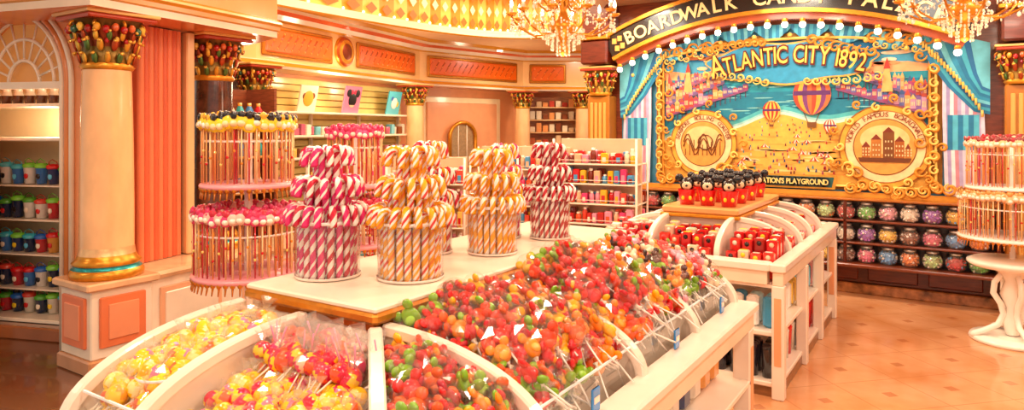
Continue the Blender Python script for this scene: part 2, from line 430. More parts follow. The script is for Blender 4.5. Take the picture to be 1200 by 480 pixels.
def frieze_panel(mb, p, q, t0, t1):
    P, Q = Vector(p), Vector(q); d = Q-P; ln = d.length; a = math.atan2(d.y, d.x); M = TM(P.x, P.y, 0, a)
    x0, x1 = ln*t0, ln*t1
    mb.bbox(x0, x1, -.035, .0, 2.45, 2.81, C('b8741a'), 'gold', .012, M)
    mb.bbox(x0+.035, x1-.035, -.05, .0, 2.485, 2.775, C('e4620a'), 'satin', .02, M)
    nx = max(3, int((x1-x0)/.14))
    for r_ in range(3):
        for i in range(nx):
            xx = x0+.1+(x1-x0-.2)*(i+(.5 if r_ == 1 else 0))/(nx)
            mb.sph((xx, -.05, 2.54+.09*r_), .014, C('f89a3a'), 'gold', 6, 4, (1,.6,1), M)
            mb.tube([(xx,-.051,2.54+.09*r_),(xx+.07*(1 if r_<2 else -1), -.051, 2.54+.09*r_+(.08 if r_<2 else -.08))], .004, 4, C('a84004'), 'satin', M)
fp = MB()
frieze_panel(fp, FR[1], FR[2], .02, .37); frieze_panel(fp, FR[1], FR[2], .52, .95)
frieze_panel(fp, FR[2], FR[3], .06, .93); frieze_panel(fp, FR[3], FR[4], .08, .52); frieze_panel(fp, FR[4], FR[5], .05, .6)
P, Q = Vector(FR[1]), Vector(FR[2]); d = Q-P; a = math.atan2(d.y, d.x); M = TM(P.x+d.x*.445, P.y+d.y*.445, 2.64, a) @ Matrix.Rotation(pi/2, 4, 'X')
fp.lathe([(0,.06),(.11,.06),(.14,.04),(.16,.05),(.2,.03),(.21,0)], 28, [C('8a3a1c'),GOLD,GOLD,C('c05a20'),GOLD], 'gold', M)
fp.build('frieze_panels')
fw = MB()
fw.sweep([(x, y) for x, y in FR], [(-.4,3.05),(-.4,0)], C('f2a068'))
fw.build('wall_far')
sl = MB()
P, Q = Vector(FR[1]), Vector(FR[2]); d = Q-P; ln = d.length; aS = math.atan2(d.y, d.x); MS = TM(P.x, P.y, 0, aS)
for i in range(24):
    z = .1+i*.09
    sl.bbox(.05, ln-.05, .32, .38, z, z+.08, C('f8de8c'), 'satin', .008, MS)
sl.build('slatwall_panel')
sh = MB()
for z in (.5, .85, 1.2, 1.48, 1.78):
    sh.bbox(.3, ln-.2, .02, .3, z, z+.03, WHITE, 'satin', .006, MS)
for xx in (.3, 1.3, 2.4, ln-.23):
    sh.bbox(xx, xx+.03, .26, .31, 0, 1.8, WHITE, 'satin', .004, MS)
sh.build('slatwall_shelf')
pr = MB()
for z in (.53, .88, 1.23, 1.51):
    x = .4
    while x < ln-.35:
        w = R.uniform(.07, .13); c = R.choice([C('f0e2d0'), RED, PINK, C('e9c25a'), C('74c8d8'), BLK, C('c0607a'), C('8a4a2a'), WHITE])
        if R.random() < .5: pr.lathe([(0,0),(w*.38,0),(w*.42,.1),(w*.38,.11)], 10, c, 'candy', MS @ TM(x+w/2, .13, z))
        else: pr.bbox(x, x+w*.85, .08, .2, z, z+R.uniform(.08,.16), c, 'candy', .008, MS)
        x += w+.015
pr.build('boxed_candy')
def art(x, col, fig, z=1.81, w=.34):
    m = MB(); M = MS @ TM(x, .12, z, 0, .22)
    m.bbox(-w/2, w/2, -.012, .012, 0, w*1.02, col, 'satin', .004, M)
    h = w*.52
    for dx, dz, r_, c in fig:
        m.sph((dx*w, -.014, h+dz*w), r_*w, c, 'paint', 14, 8, (1,.06,1), M)
    return m.build('character_art_board')
face = C('f6cfa6')
art(1.0, C('f4e2c4'), [(0,0,.3,C('e9a42c')),(-.22,.08,.13,C('7b3f14')),(.24,.1,.13,C('7b3f14')),(.02,-.1,.16,C('f4c878')),(0,-.06,.06,BLK)])
art(1.95, C('f489b0'), [(0,-.02,.25,BLK),(-.26,.24,.15,BLK),(.26,.24,.15,BLK),(0,-.1,.2,face),(-.06,-.04,.04,BLK),(.06,-.04,.04,BLK),(0,-.12,.04,BLK),(-.1,.27,.1,C('e0224f')),(.1,.27,.1,C('e0224f'))], w=.38)
art(3.05, C('57c3d6'), [(0,-.02,.24,C('f3efe6')),(-.2,.18,.1,C('3768b8')),(.22,-.05,.12,YEL)], w=.36)
mr_ = MB()
P, Q = Vector(FR[2]), Vector(FR[3]); d = Q-P; ln2 = d.length; a2 = math.atan2(d.y, d.x); M2 = TM(P.x, P.y, 0, a2)
mr_.bbox(.25, ln2-.3, .3, .36, .3, 2.15, C('f8dcae'), 'satin', .01, M2)
mr_.bbox(.37, ln2-.42, .27, .33, .4, 2.05, C('f2a878'), 'satin', .01, M2)
mr_.build('trim_5')
mi = MB(); cxm = ln2*.45
pl = [(cxm-.3,.9),(cxm+.3,.9)]+[(cxm+.3*math.cos(t), 1.45+.25*math.sin(t)) for t in [pi*i/16 for i in range(17)]]
def fm2(off): return lambda u, w, t: tuple(M2 @ Vector((u, t+off, w)))
mi.prism(pl, fm2(0), .2, .24, C('c8a478'), 'gold')
mi.tube([tuple(M2 @ Vector((u, .18, w))) for u, w in pl+[pl[0]]], .035, 7, GOLD, 'gold')
for k in (-.1, .1): mi.tube([tuple(M2 @ Vector((cxm+k, .19, .9))), tuple(M2 @ Vector((cxm+k, .19, 1.68)))], .012, 5, WHITE)
mi.build('arched_mirror')
sg = MB(); P, Q = Vector(FR[3]), Vector(FR[4]); d = Q-P; a3 = math.atan2(d.y, d.x); M3 = TM(P.x, P.y, 0, a3); ln3 = d.length
sg.box(.05, ln3-.05, .3, .34, 0, 2.2, C('c8885c'), 'wood', M3)
for j in range(8):
    z = .3+.24*j
    sg.bbox(.1, ln3-.1, .05, .3, z, z+.025, C('f0c890'), 'satin', .005, M3)
    for i in range(11):
        c = R.choice([C('e8c89a'), C('c0603a'), C('f2e0c0'), C('8a4a2e'), C('c94a3a'), C('f0a060'), C('6fa8a8')]); h_ = R.uniform(.08,.18)
        sg.bbox(.14+i*.125, .24+i*.125, .1, .22, z+.026, z+.026+h_, c, 'candy', .008, M3)
sg.build('glass_display_cabinet')

# ------------------------------------------------------------------ mural wall
WB = 7.5
mw = MB(); mw.box(-3.75, 4, WB, WB+.35, 0, 3.05, C('8a3d20'), 'wood'); mw.build('wall_mural')
wr = MB(); wr.box(3.9, 4.0, 2.5, WB, 0, 3.05, C('d9a070'), 'paint'); wr.build('wall_right')
mu = MB()
def fy(u, w, t): return (u, WB-t, w)
def mp(poly, col, lay, mat='mural', th=.002): mu.prism(poly, fy, lay*.004, lay*.004+th, col, mat)
def ell(a, z, ra, rz, col, lay, n=32, mat='mural', t0=0, t1=2*pi): mp([(a+ra*math.cos(t0+(t1-t0)*i/n), z+rz*math.sin(t0+(t1-t0)*i/n)) for i in range(n)], col, lay, mat)
ACX, ACZ = -1.6, -1.06
def arc(R_, a): return (ACX+R_*math.sin(a), ACZ+R_*math.cos(a))
AM = .478
mp([(-3.3,.96),(.22,.96)]+[arc(3.74, AM-2*AM*i/40) for i in range(41)], C('4a94b4'), 1)
def topz(a): return 2.52 - .12*((a+1.5)/1.25)**2
picL, picR = -2.78, -.2
mp([(picL-.1,.99),(picR+.1,.99)]+[(picR+.1-(picR-picL+.2)*i/30, topz(picR+.1-(picR-picL+.2)*i/30)+.06) for i in range(31)], C('b87a24'), 1.6)
xs = [picR-(picR-picL)*i/30 for i in range(31)]
mp([(picL,1.02),(picR,1.02)]+[(x, topz(x)) for x in xs], C('1480bc'), 2)
mp([(picL,1.02),(picR,1.02)]+[(x, 2.36-.05*((x+1.5)/1.25)**2+.02*math.sin(x*9)) for x in xs], C('3fa4cc'), 3)
mp([(picL,1.02),(picR,1.02)]+[(x, 2.22+.02*math.sin(x*11)) for x in xs], C('f0b078'), 4)
mp([(picL,1.02),(picR,1.02),(picR,2.14),(picL,2.14)], C('1e98ae'), 5)
mp([(picL,1.02),(picR,1.02),(picR,1.98),(picL,1.98)], C('127e9c'), 5.4)
for i in range(110):
    a = R.uniform(picL+.1, picR-.1); z = R.uniform(1.7, 2.12); w = R.uniform(.03, .14)
    ell(a, z, w, .006, R.choice([C('4fb4c4'), C('1d76a0'), C('8ed8d8')]), 6, 8)
for i in range(30):
    a = R.uniform(picL+.2, picR-.2); ell(a, 2.22+R.uniform(0,.18), R.uniform(.05,.14), .02, R.choice([C('f2c898'), C('e8905c'), C('f6dcb8')]), 5.5, 14)
bx = [picR-(picR-picL)*i/30 for i in range(31)]
def beach(x): return 1.56+.14*math.sin((x+2.4)*1.5)+.05*math.sin(x*7)
mp([(picL,1.02),(picR,1.02)]+[(x, beach(x)+.09) for x in bx], C('4fbcc4'), 6.1)
mp([(picL,1.02),(picR,1.02)]+[(x, beach(x)+.05) for x in bx], C('9fdcd8'), 6.3)
mp([(picL,1.02),(picR,1.02)]+[(x, beach(x)+.025) for x in bx], C('e8eedc'), 6.5)
mp([(picL,1.02),(picR,1.02)]+[(x, beach(x)) for x in bx], C('f0b84e'), 7)
for i in range(60):
    a = R.uniform(-2.2, -.7); z = R.uniform(1.1, 1.52); ell(a, z, R.uniform(.05,.15), .01, R.choice([C('dc9a40'), C('f6d488'), C('e4a848')]), 7.5, 10)
for i in range(260):
    a = R.uniform(-2.35, -.6); z = R.uniform(1.08, beach(a)-.04); s_ = .01+.018*(1.7-z)
    c = R.choice([C('b82c28'), C('2a4f7a'), C('e8dcc8'), C('7a3a20'), C('c05a2a'), C('3a8a90'), C('a03a5a')])
    mp([(a-s_*.5,z),(a+s_*.5,z),(a+s_*.3,z+s_*1.6),(a-s_*.3,z+s_*1.6)], c, 8); ell(a, z+s_*1.9, s_*.35, s_*.4, C('d8a078'), 8.3, 6)
for i in range(14):
    a = R.uniform(-2.0, -.8); z = R.uniform(1.2, 1.5); r_ = .03+.05*(1.7-z)
    for k in range(4):
        mp([(a,z+r_)]+[(a-r_+r_*.5*(k+q), z+.2*r_*math.sin(pi*(k+q)/4)) for q in (0,.5,1)], (C('c02a24'), WHITE)[k%2], 8.6)
def pier(p, q, cdeck):
    n_ = 17
    mp([p, q, (q[0], q[1]+.03), (p[0], p[1]+.03)], cdeck, 9)
    for i in range(n_):
        t = (i+.5)/n_; a = p[0]+(q[0]-p[0])*t; z = p[1]+(q[1]-p[1])*t+.025; w = abs(q[0]-p[0])/n_*.5; h = R.uniform(.05,.12)*(1.3-.7*t)
        c = R.choice([C('a04070'), C('7a5a9a'), C('d06a80'), C('d89a58'), C('b8403a'), C('6a6fae'), C('c890b0')])
        mp([(a-w,z),(a+w,z),(a+w,z+h),(a-w,z+h)], c, 9.5)
        mp([(a-w*1.2,z+h),(a+w*1.2,z+h),(a,z+h*1.5)], R.choice([C('b84a3c'), C('3a5a90'), C('d8b870')]), 10)
        for k in range(3): mp([(a-w*.7+k*w*.5,z+h*.3),(a-w*.45+k*w*.5,z+h*.3),(a-w*.45+k*w*.5,z+h*.7),(a-w*.7+k*w*.5,z+h*.7)], C('f0dca4'), 10.3)
        mp([(a-.005,z-.09),(a+.005,z-.09),(a+.005,z),(a-.005,z)], C('4a3a5a'), 8.8)
pier((-2.76,1.72),(-1.85,2.0), C('8a4a7a')); pier((-2.76,1.84),(-2.1,2.08), C('7a5a8a')); pier((-2.76,1.96),(-2.3,2.12), C('9a5a7a'))
pier((-.22,1.72),(-1.0,1.98), C('8a4a7a')); pier((-.22,1.86),(-.75,2.06), C('6a5a90'))
for a, z in ((-2.5,2.0),(-.55,1.95)):
    mp([(a-.05,z),(a+.05,z),(a+.02,z+.22),(a-.02,z+.22)], C('e0b268'), 10.6); mp([(a-.03,z+.22),(a+.03,z+.22),(a,z+.33)], C('b8342a'), 10.8)
def balloon(a, z, r_, cols):
    n_ = 8
    for k in range(n_):
        f0, f1 = -1+2*k/n_, -1+2*(k+1)/n_
        sh_ = lambda t: (1 if t > 0 else (1-.35*(-t/1.45)**2))
        L_ = [(a+r_*f0*math.cos(t)*sh_(t), z+r_*1.15*math.sin(t)) for t in [-1.45+2.9*i/10 for i in range(11)]]
        L2 = [(a+r_*f1*math.cos(t)*sh_(t), z+r_*1.15*math.sin(t)) for t in [1.45-2.9*i/10 for i in range(11)]]
        mp(L_+L2, cols[k % len(cols)], 11.5)
    mp([(a-r_*.98,z-.03*r_),(a+r_*.98,z-.03*r_),(a+r_*.95,z+.22*r_),(a-r_*.95,z+.22*r_)], C('5a2a6a'), 12)
    for s_ in (-1, 1): mp([(a+s_*r_*.4,z-r_),(a+s_*r_*.45,z-r_),(a+s_*r_*.2,z-r_*1.6),(a+s_*r_*.16,z-r_*1.6)], C('5a3414'), 11.4)
    mp([(a-r_*.22,z-r_*1.85),(a+r_*.22,z-r_*1.85),(a+r_*.26,z-r_*1.55),(a-r_*.26,z-r_*1.55)], C('7a4a20'), 12)
balloon(-1.22, 1.94, .18, [C('b8442a'), C('e8a83a'), C('7a3a7a'), C('d8703a')])
balloon(-1.61, 1.78, .09, [C('c82a20'), C('e8c050')]); balloon(-1.05, 1.62, .06, [C('d0442a'), WHITE])
def medallion(a, z, r_, kind):
    ell(a, z, r_*1.16, r_*1.16, C('9a5a14'), 13, 48); ell(a, z, r_*1.12, r_*1.12, C('e8ac3c'), 13.6, 48)
    ell(a, z, r_*1.0, r_*1.0, C('a86a22'), 14.2, 48); ell(a, z, r_*.97, r_*.97, C('f4d8a0'), 14.8, 48)
    ell(a, z, r_*.78, r_*.78, C('8a501c'), 15.4, 48); ell(a, z, r_*.75, r_*.75, C('e0a048'), 16, 48)
    ell(a, z+r_*.2, r_*.6, r_*.4, C('f2cc88'), 16.3, 32)
    if kind == 0:
        for i in range(9):
            x = a-r_*.6+i*r_*.15; hh = r_*(.12+.32*abs(math.sin(i*.9)))
            mp([(x-.005,z-r_*.4),(x+.005,z-r_*.4),(x+.005,z-r_*.3+hh),(x-.005,z-r_*.3+hh)], C('8a4a14'), 16.6)
        for o_ in (0, .05):
            mu.tube([(a-r_*.66+r_*1.32*i/24, WB-.072, z-r_*.1+o_+r_*.28*math.sin(i*.62)) for i in range(25)], .006, 4, C('7a3c10'), 'mural')
        mu.tube([(a+r_*.1+r_*.25*math.cos(t), WB-.072, z+r_*.05+r_*.25*math.sin(t)) for t in [k*.4 for k in range(17)]], .007, 4, C('7a3c10'), 'mural')
    else:
        for k, (dx, w, h) in enumerate(((-.45,.16,.35),(-.2,.2,.55),(.1,.22,.75),(.36,.18,.5),(.56,.1,.3))):
            x = a+dx*r_
            mp([(x-w*r_/1.6,z-r_*.35),(x+w*r_/1.6,z-r_*.35),(x+w*r_/1.6,z-r_*.35+h*r_),(x-w*r_/1.6,z-r_*.35+h*r_)], (C('a85a18'), C('b8722a'), C('7a4412'))[k%3], 16.6)
            mp([(x-w*r_/1.5,z-r_*.35+h*r_),(x+w*r_/1.5,z-r_*.35+h*r_),(x,z-r_*.2+h*r_)], C('7a2c10'), 16.8)
            for i in range(3):
                for j in range(3): mp([(x-.03+i*.025,z-r_*.25+j*h*r_*.25),(x-.02+i*.025,z-r_*.25+j*h*r_*.25),(x-.02+i*.025,z-r_*.2+j*h*r_*.25),(x-.03+i*.025,z-r_*.2+j*h*r_*.25)], C('f0d8a0'), 17.2)
        mp([(a-r_*.6,z-r_*.42),(a+r_*.6,z-r_*.42),(a+r_*.65,z-r_*.3),(a-r_*.65,z-r_*.3)], C('6a3410'), 17.6)
    t = 'SEASHORE  ROLLING  COASTER' if kind == 0 else 'WORLD FAMOUS BOARDWALK'
    for i, ch in enumerate(t):
        if ch == ' ': continue
        an = -1.35+2.7*i/(len(t)-1)
        tt = text_tmpl(ch, r_*.19, .001, C('8a2a14'), 'mural')
        mu.inst(tt, Matrix.Translation((a+r_*.83*math.sin(an), WB-.068, z+r_*.83*math.cos(an))) @ Matrix.Rotation(an, 4, 'Y') @ WALLR)
medallion(-2.33, 1.43, .32, 0); medallion(-.57, 1.42, .35, 1)
def scroll(a, z, s_, rot, flip=1, col=GOLD, th=.02, lay=.075):
    pts = []; rs = []
    for i in range(24):
        t = i*.36; rr = s_*(1-i/26)
        x, y = rr*math.cos(t)-s_, rr*math.sin(t)
        x *= flip
        pts.append((a+x*math.cos(rot)-y*math.sin(rot), WB-lay, z+x*math.sin(rot)+y*math.cos(rot))); rs.append(th*.7*(.3+.7*math.sin(pi*min(1,(i+2)/22))))
    mu.tube(pts, rs, 6, col, 'mural')
GC = C('dc922a'); GC2 = C('fad06a')
for i in range(16):
    a = picL+(picR-picL)*(i+.5)/16
    if -2.2 < a < -.7: continue
    for fl_ in (1, -1): scroll(a, topz(a)+.01, .065, R.uniform(-.4,.4), fl_, GC, .02); scroll(a, topz(a)-.06, .035, R.uniform(2.6,3.4), fl_, GC2, .013)
for sd, a in ((1, picL), (-1, picR)):
    for k in range(10):
        scroll(a+sd*.02, 1.06+k*.135, .055, (k%2)*pi, sd, GC, .02); scroll(a-sd*.04, 1.12+k*.135, .045, pi/2, -sd, GC2, .015)
    for off, c in ((.0, GC), (-.05, GC2)): mu.tube([(a+sd*off, WB-.06, 1.02+1.34*k/20) for k in range(21)], .012, 5, c, 'mural')
mu.tube([(picL+(picR-picL)*k/30, WB-.06, topz(picL+(picR-picL)*k/30)) for k in range(31)], .016, 5, GC2, 'mural')
mu.tube([(picL+(picR-picL)*k/30, WB-.06, 1.03) for k in range(31)], .014, 5, GC2, 'mural')
for i in range(28):
    a = -2.85+2.75*i/27; zc = 1.01+.03*math.sin(i)
    if abs(a+1.4) < .42: continue
    scroll(a, zc, .06, (i%2)*pi, 1 if i%2 else -1, GC, .021); scroll(a+.05, zc+.05, .04, pi/2, 1, GC2, .014)
for a, z, r_ in ((-2.33,1.43,.38),(-.57,1.42,.41)):
    for k in range(18):
        t = 2*pi*k/18
        scroll(a+(r_+.02)*math.cos(t), z+(r_+.02)*math.sin(t), .042, t, 1 if k%2 else -1, (GC, GC2)[k%2], .02)
for sd, a in ((1, -1.93), (-1, -1.0)):
    for k in range(4): scroll(a+sd*(-.12+.05*k), 1.16+.02*k, .07-.008*k, .6*k, sd, (GC, GC2)[k%2], .02)
mp([(-1.46+.83*math.cos(t)*(1+.04*math.sin(9*t)), 2.28+.22*math.sin(t)*(1+.1*math.sin(7*t))) for t in [2*pi*i/60 for i in range(60)]], C('e8b050'), 12.2)
mp([(-1.46+.81*math.cos(t)*(1+.04*math.sin(9*t)), 2.28+.2*math.sin(t)*(1+.1*math.sin(7*t))) for t in [2*pi*i/60 for i in range(60)]], C('2f98c4'), 12.6)
for k in range(8):
    for sd in (-1, 1): scroll(-1.46+sd*(.3+.065*k), 2.49-.014*k, .055, .3*k, sd, GC, .02); scroll(-1.46+sd*(.25+.08*k), 2.08+.008*k, .045, pi+.3*k, -sd, GC2, .015)
def linetext(t, x0, x1, zf, size, cols, lay, mat='mural'):
    tm_ = []; tot = 0
    for ch in t:
        if ch == ' ': tm_.append((None, size*.3)); tot += size*.3; continue
        g = text_tmpl(ch, size, .003, cols[0], mat); xs_ = [v[0] for v in g.v]; w = max(xs_)-min(xs_); tm_.append((ch, w+size*.06)); tot += w+size*.06
    k = (x1-x0)/tot; x = x0
    for ch, w in tm_:
        if ch:
            xc = x+w*k/2; z, rt, s_ = zf(xc)
            for off, c, l in ((.0, cols[1], lay-.012),(0, cols[0], lay)):
                g = text_tmpl(ch, size*s_, .003, c, mat, .02 if l != lay else 0.002)
                mu.inst(g, Matrix.Translation((xc, WB-l, z)) @ Matrix.Rotation(rt, 4, 'Y') @ WALLR @ Matrix.Diagonal((k,1,1,1)))
        x += w*k
linetext('ATLANTIC CITY 1892', -2.2, -.74, lambda x: (2.15+.12*(1-((x+1.45)/.7)**2), (x+1.45)*.35, 1.4 if (x < -2.05) else 1.0), .25, (C('f8c858'), C('6a1a12')), .09)
mp([(-1.8,.99),(-1.0,.99),(-.98,1.13),(-1.82,1.13)], C('c8922c'), 18); mp([(-1.77,1.01),(-1.03,1.01),(-1.01,1.11),(-1.79,1.11)], C('1f5a58'), 19)
linetext("NATION'S PLAYGROUND", -1.74, -1.06, lambda x: (1.035, 0, 1), .075, (C('fbe08a'), C('17303a')), .095)
mp([(-3.3,.93),(.25,.93),(.25,.975),(-3.3,.975)], C('d8942c'), 17)
for a0, a1, sg_ in ((-3.26,-2.92,1),(-.1,.22,-1)):
    n_ = 11
    for i in range(n_):
        u0 = a0+(a1-a0)*i/n_; u1 = a0+(a1-a0)*(i+1)/n_
        c = [C('d8d0e6'), C('a498c8'), C('efe8ee'), C('c88a9c'), C('b0a8d0')][i%5]
        mp([(u0-.02*sg_,.98),(u1-.02*sg_,.98),(u1,1.7),(u1,2.25),(u0,2.25),(u0,1.7)], c, 18)
    ax = a0 if sg_ > 0 else a1
    for k in range(9):
        w = 1-.1*k; dz = .028*k; c = [C('1b7aa8'), C('3fb0cc'), C('1f6fa8'), C('6ac6da'), C('2890b8')][k%5]
        mp([(ax-sg_*.04,2.36),(ax+sg_*.55*w,2.5-dz*.4),(ax+sg_*.42*w,2.2+dz*.2),(ax+sg_*.28*w,1.98+dz*.5),(ax+sg_*.08*w,1.75+dz),(ax-sg_*.04,1.72+dz)], c, 19+k*.5)
    for k in range(22):
        t = k/21
        x = ax+sg_*(.02+.5*t); z = 1.73+.7*t**.8
        mu.tube([(x, WB-.1, z+.03),(x+.004, WB-.105, z-.03)], .011, 5, GC2, 'mural')
    ax = (a0+a1)/2
    for k in range(6): mp([(ax-.12+.04*k,1.40),(ax-.08+.04*k,1.40),(ax-.08+.04*k,1.72),(ax-.12+.04*k,1.72)], [C('1b7aa8'), C('4fb8d4')][k%2], 18.6)
NS = 9
for i in range(NS):
    c0 = -AM*.92+2*AM*.92*i/NS; c1 = c0+2*AM*.92/NS
    for k in range(10):
        A0 = c0+(c1-c0)*k/10; A1 = c0+(c1-c0)*(k+1)/10
        d0 = .04+.12*math.sin(pi*k/10); d1 = .04+.12*math.sin(pi*(k+1)/10)
        mp([arc(3.73,A0), arc(3.73,A1), arc(3.73-d1,A1), arc(3.73-d0,A0)], [C('1b7aa8'), C('4ab4d0'), C('2388b4'), C('74cade')][k%4], 16)
    p = arc(3.62, c0); mu.sph((p[0], WB-.08, p[1]), .025, GC2, 'mural', 8, 5)
mu.build('boardwalk_mural')

# arch sign
sg = MB()
NA = 60
def arcband(r0, r1, y0, y1, col, mat, am=.455):
    P_ = [arc(r1, -am+2*am*i/NA) for i in range(NA+1)]+[arc(r0, am-2*am*i/NA) for i in range(NA+1)]
    sg.prism(P_, lambda u, w, t: (u, t, w), y0, y1, col, mat)
arcband(3.86, 4.1, 7.2, 7.38, C('17110f'), 'satin')
arcband(4.1, 4.14, 7.17, 7.38, GOLD, 'gold'); arcband(3.82, 3.86, 7.17, 7.38, GOLD, 'gold'); arcband(3.76, 3.82, 7.25, 7.38, C('b0522c'), 'satin')
t = 'BOARDWALK CANDY PALACE'
for i, ch in enumerate(t):
    if ch == ' ': continue
    an = -.385+.77*i/(len(t)-1)
    p = arc(3.91, an); sg.inst(text_tmpl(ch, .2, .006, C('f4d08a'), 'glow', .003), Matrix.Translation((p[0], 7.19, p[1])) @ Matrix.Rotation(an, 4, 'Y') @ WALLR)
for s_ in (-1, 1):
    for k in range(2):
        for j in range(2):
            an = s_*(.415+.018*k); p = arc(3.9+.09*j, an); sg.box(p[0]-.025, p[0]+.025, 7.185, 7.2, p[1], p[1]+.06, C('e9a04a'), 'glow')
sg.build('arch_sign')
bl = MB()
for i in range(21):
    an = -.45+.9*i/20; p = arc(3.72, an)
    bl.lathe([(.025,.06),(.03,.035),(.025,.025)], 10, GOLD, 'gold', TM(p[0], 7.22, p[1]-.02)); bl.sph((p[0], 7.22, p[1]-.02), .033, C('fff0cc'), 'bulb', 10, 7)
bl.build('marquee_bulbs')

for nm, a in (('pilaster', -3.52), ('pilaster', .5)):
    m = MB()
    m.bbox(a-.17, a+.17, 7.22, 7.495, 0, .25, C('6b2a18'), 'wood', .01)
    m.bbox(a-.14, a+.14, 7.28, 7.495, .25, 1.98, C('b87428'), 'satin', .012)
    for k in range(4): m.bbox(a-.1+.055*k, a-.065+.055*k, 7.265, 7.29, .35, 1.9, C('e0ac58'), 'satin', .006)
    m.inst(CAP, TM(a, 7.33, 1.98, s=(.8,.5,1)))
    m.bbox(a-.17, a+.17, 7.15, 7.495, 2.34, 2.62, C('6b2313'), 'wood', .02)
    m.bbox(a-.19, a+.19, 7.12, 7.495, 2.62, 2.66, GOLD, 'gold', .008)
    m.bbox(a-.17, a+.17, 7.18, 7.495, 2.66, 3.04, C('7a2a1c'), 'wood', .02)
    m.build(nm)
sw = MB()
sw.bbox(.72, 1.7, 7.42, 7.49, .95, 2.3, C('8a4a20'), 'wood', .01)
for i in range(9):
    for j in range(12):
        sw.bbox(.78+.1*i, .87+.1*i, 7.4, 7.43, 1.0+.105*j, 1.095+.105*j, R.choice([C('6f9a3a'), C('d9bf5a'), C('3a7a5a'), C('e0d2a0'), C('c8663a')]), 'glow', .006)
sw.build('window_2')

wc = MB()
wc.bbox(-3.3, 3.9, 7.36, 7.495, 0, .1, C('a86a3c'), 'darkstone', .01)
wc.bbox(-3.3, 3.9, 7.4, 7.495, .1, .3, C('5e2010'), 'wood', .01)
for i in range(14):
    a = -3.25+i*.5; wc.bbox(a+.04, a+.46, 7.385, 7.41, .13, .27, C('702c16'), 'wood', .01)
wc.bbox(-3.3, 3.9, 7.14, 7.495, .29, .32, C('7a361a'), 'wood', .008)
wc.build('baseboard_mural')
js = MB()
js.box(-3.3, .33, 7.46, 7.495, .32, .93, C('4a1c10'), 'wood')
for z in (.52, .73): js.bbox(-3.3, .33, 7.2, 7.47, z-.02, z, C('7a361a'), 'wood', .005)
js.bbox(-3.3, .33, 7.2, 7.495, .91, .93, C('a8611a'), 'wood', .006)
for a in (-3.3, -2.1, -.9, .3): js.bbox(a, a+.03, 7.2, 7.47, .32, .91, C('5b2010'), 'wood', .005)
js.build('jar_shelf')
jr = MB(); fills = [C('f6ead8'), C('f0709a'), C('d8303a'), C('a85ac8'), C('5aa4e0'), C('74c858'), C('f6c83a'), C('f48a30'), C('f4b0c8'), C('8a4426'), C('c8e8a0')]
for z in (.321, .521, .731):
    for i in range(20):
        a = -3.2+.178*i
        c = fills[(i*3+int(z*10)) % len(fills)]; c2 = fills[(i*5+2) % len(fills)] if i % 3 == 0 else C('fff0e4')
        M = TM(a, 7.29, z)
        for q in range(60):
            zz_ = R.uniform(.015,.12); rr_ = .07*math.sqrt(max(.1, 1-((zz_-.068)/.075)**2)); t_ = R.uniform(0, 2*pi)
            jr.sph((rr_*math.cos(t_), rr_*math.sin(t_), zz_), .012, c if q % 5 else c2, 'candy', 5, 3, M=M)
        jr.lathe([(0,.006),(.045,.01),(.064,.065),(.05,.11),(0,.118)], 10, c, 'candy', M)
        jr.lathe([(.055,0),(.084,.04),(.086,.09),(.06,.135),(.045,.145)], 16, C('f4f0e8'), 'film', M)
        jr.lathe([(.05,.143),(.052,.16),(.02,.168),(0,.169)], 12, C('d9d4cc'), 'gold', M)
jr.build('candy_jars')

# ------------------------------------------------------------------ candy templates
def twotone(c1, c2, wrap):
    m = MB(); n, k = 12, 9; r = .029
    m.sph((0,0,0), r, c1, 'candy', n, k)
    for i, q in enumerate(m.f):
        cx = sum(m.v[j][2] for j in q)/len(q); a = math.atan2(sum(m.v[j][1] for j in q), sum(m.v[j][0] for j in q))
        if math.sin(2*a+cx*90) > .45: m.c[i] = c2
    m.tube([(0,0,-.02),(0,0,-.12)], .003, 4, WHITE)
    if wrap:
        m.lathe([(.004,.03),(.016,.055),(.024,.066)], 7, C('fff4e0'), 'film', None, False, wob=lambda i_, k_: 1+.3*(i_%2))
        m.lathe([(.012,-.03),(.034,-.008),(.033,.014),(.012,.034)], 7, C('fff4e0'), 'wrap', None, False, wob=lambda i_, k_: 1+.06*((i_+k_)%2))
    return m
def gummy(c, wrap):
    m = MB(); k = 1.3
    m.sph((0,0,0), .024*k, c, 'candy', 10, 7, (1,.6,1))
    for s_ in (-1, 1): m.sph((s_*.021*k,0,.023*k), .013*k, c, 'candy', 8, 5, (1,.6,1))
    c2 = tuple(min(1, x*1.5+.03) for x in c[:3])+(1,)
    m.sph((0,-.012*k,-.004*k), .014*k, c2, 'candy', 7, 5, (1.1,.5,.8)); m.sph((0,.012*k,-.004*k), .014*k, c2, 'candy', 7, 5, (1.1,.5,.8))
    m.tube([(0,0,-.028),(0,0,-.15)], .0032, 5, C('fff6ec'))
    m.lathe([(.009,-.03),(.004,-.04),(.01,-.052)], 6, C('fff2e0'), 'candy', None, False, wob=lambda i_, k_: 1+.3*((i_+k_)%2))
    if wrap:
        m.lathe([(.004,-.04),(.032,-.02),(.042,.012),(.036,.042),(.014,.056)], 7, C('fff6ea'), 'wrap', None, False, wob=lambda i_, k_: 1+.1*((i_+k_)%2))
        m.lathe([(.004,-.04),(.026,-.075)], 8, C('fff6ea'), 'film', None, False, wob=lambda i_, k_: 1+.3*((i_+k_)%2))
    return m
def mk_(fn, L_, ws=(False, False, True)): return [fn(*a_, w_) for a_ in L_ for w_ in ws]
Y1 = mk_(twotone, [(C('fbc414'), C('e8642a')), (C('fbca20'), C('f07a9a')), (C('fbc414'), C('fce090')), (C('fbca20'), C('f0a01c'))])
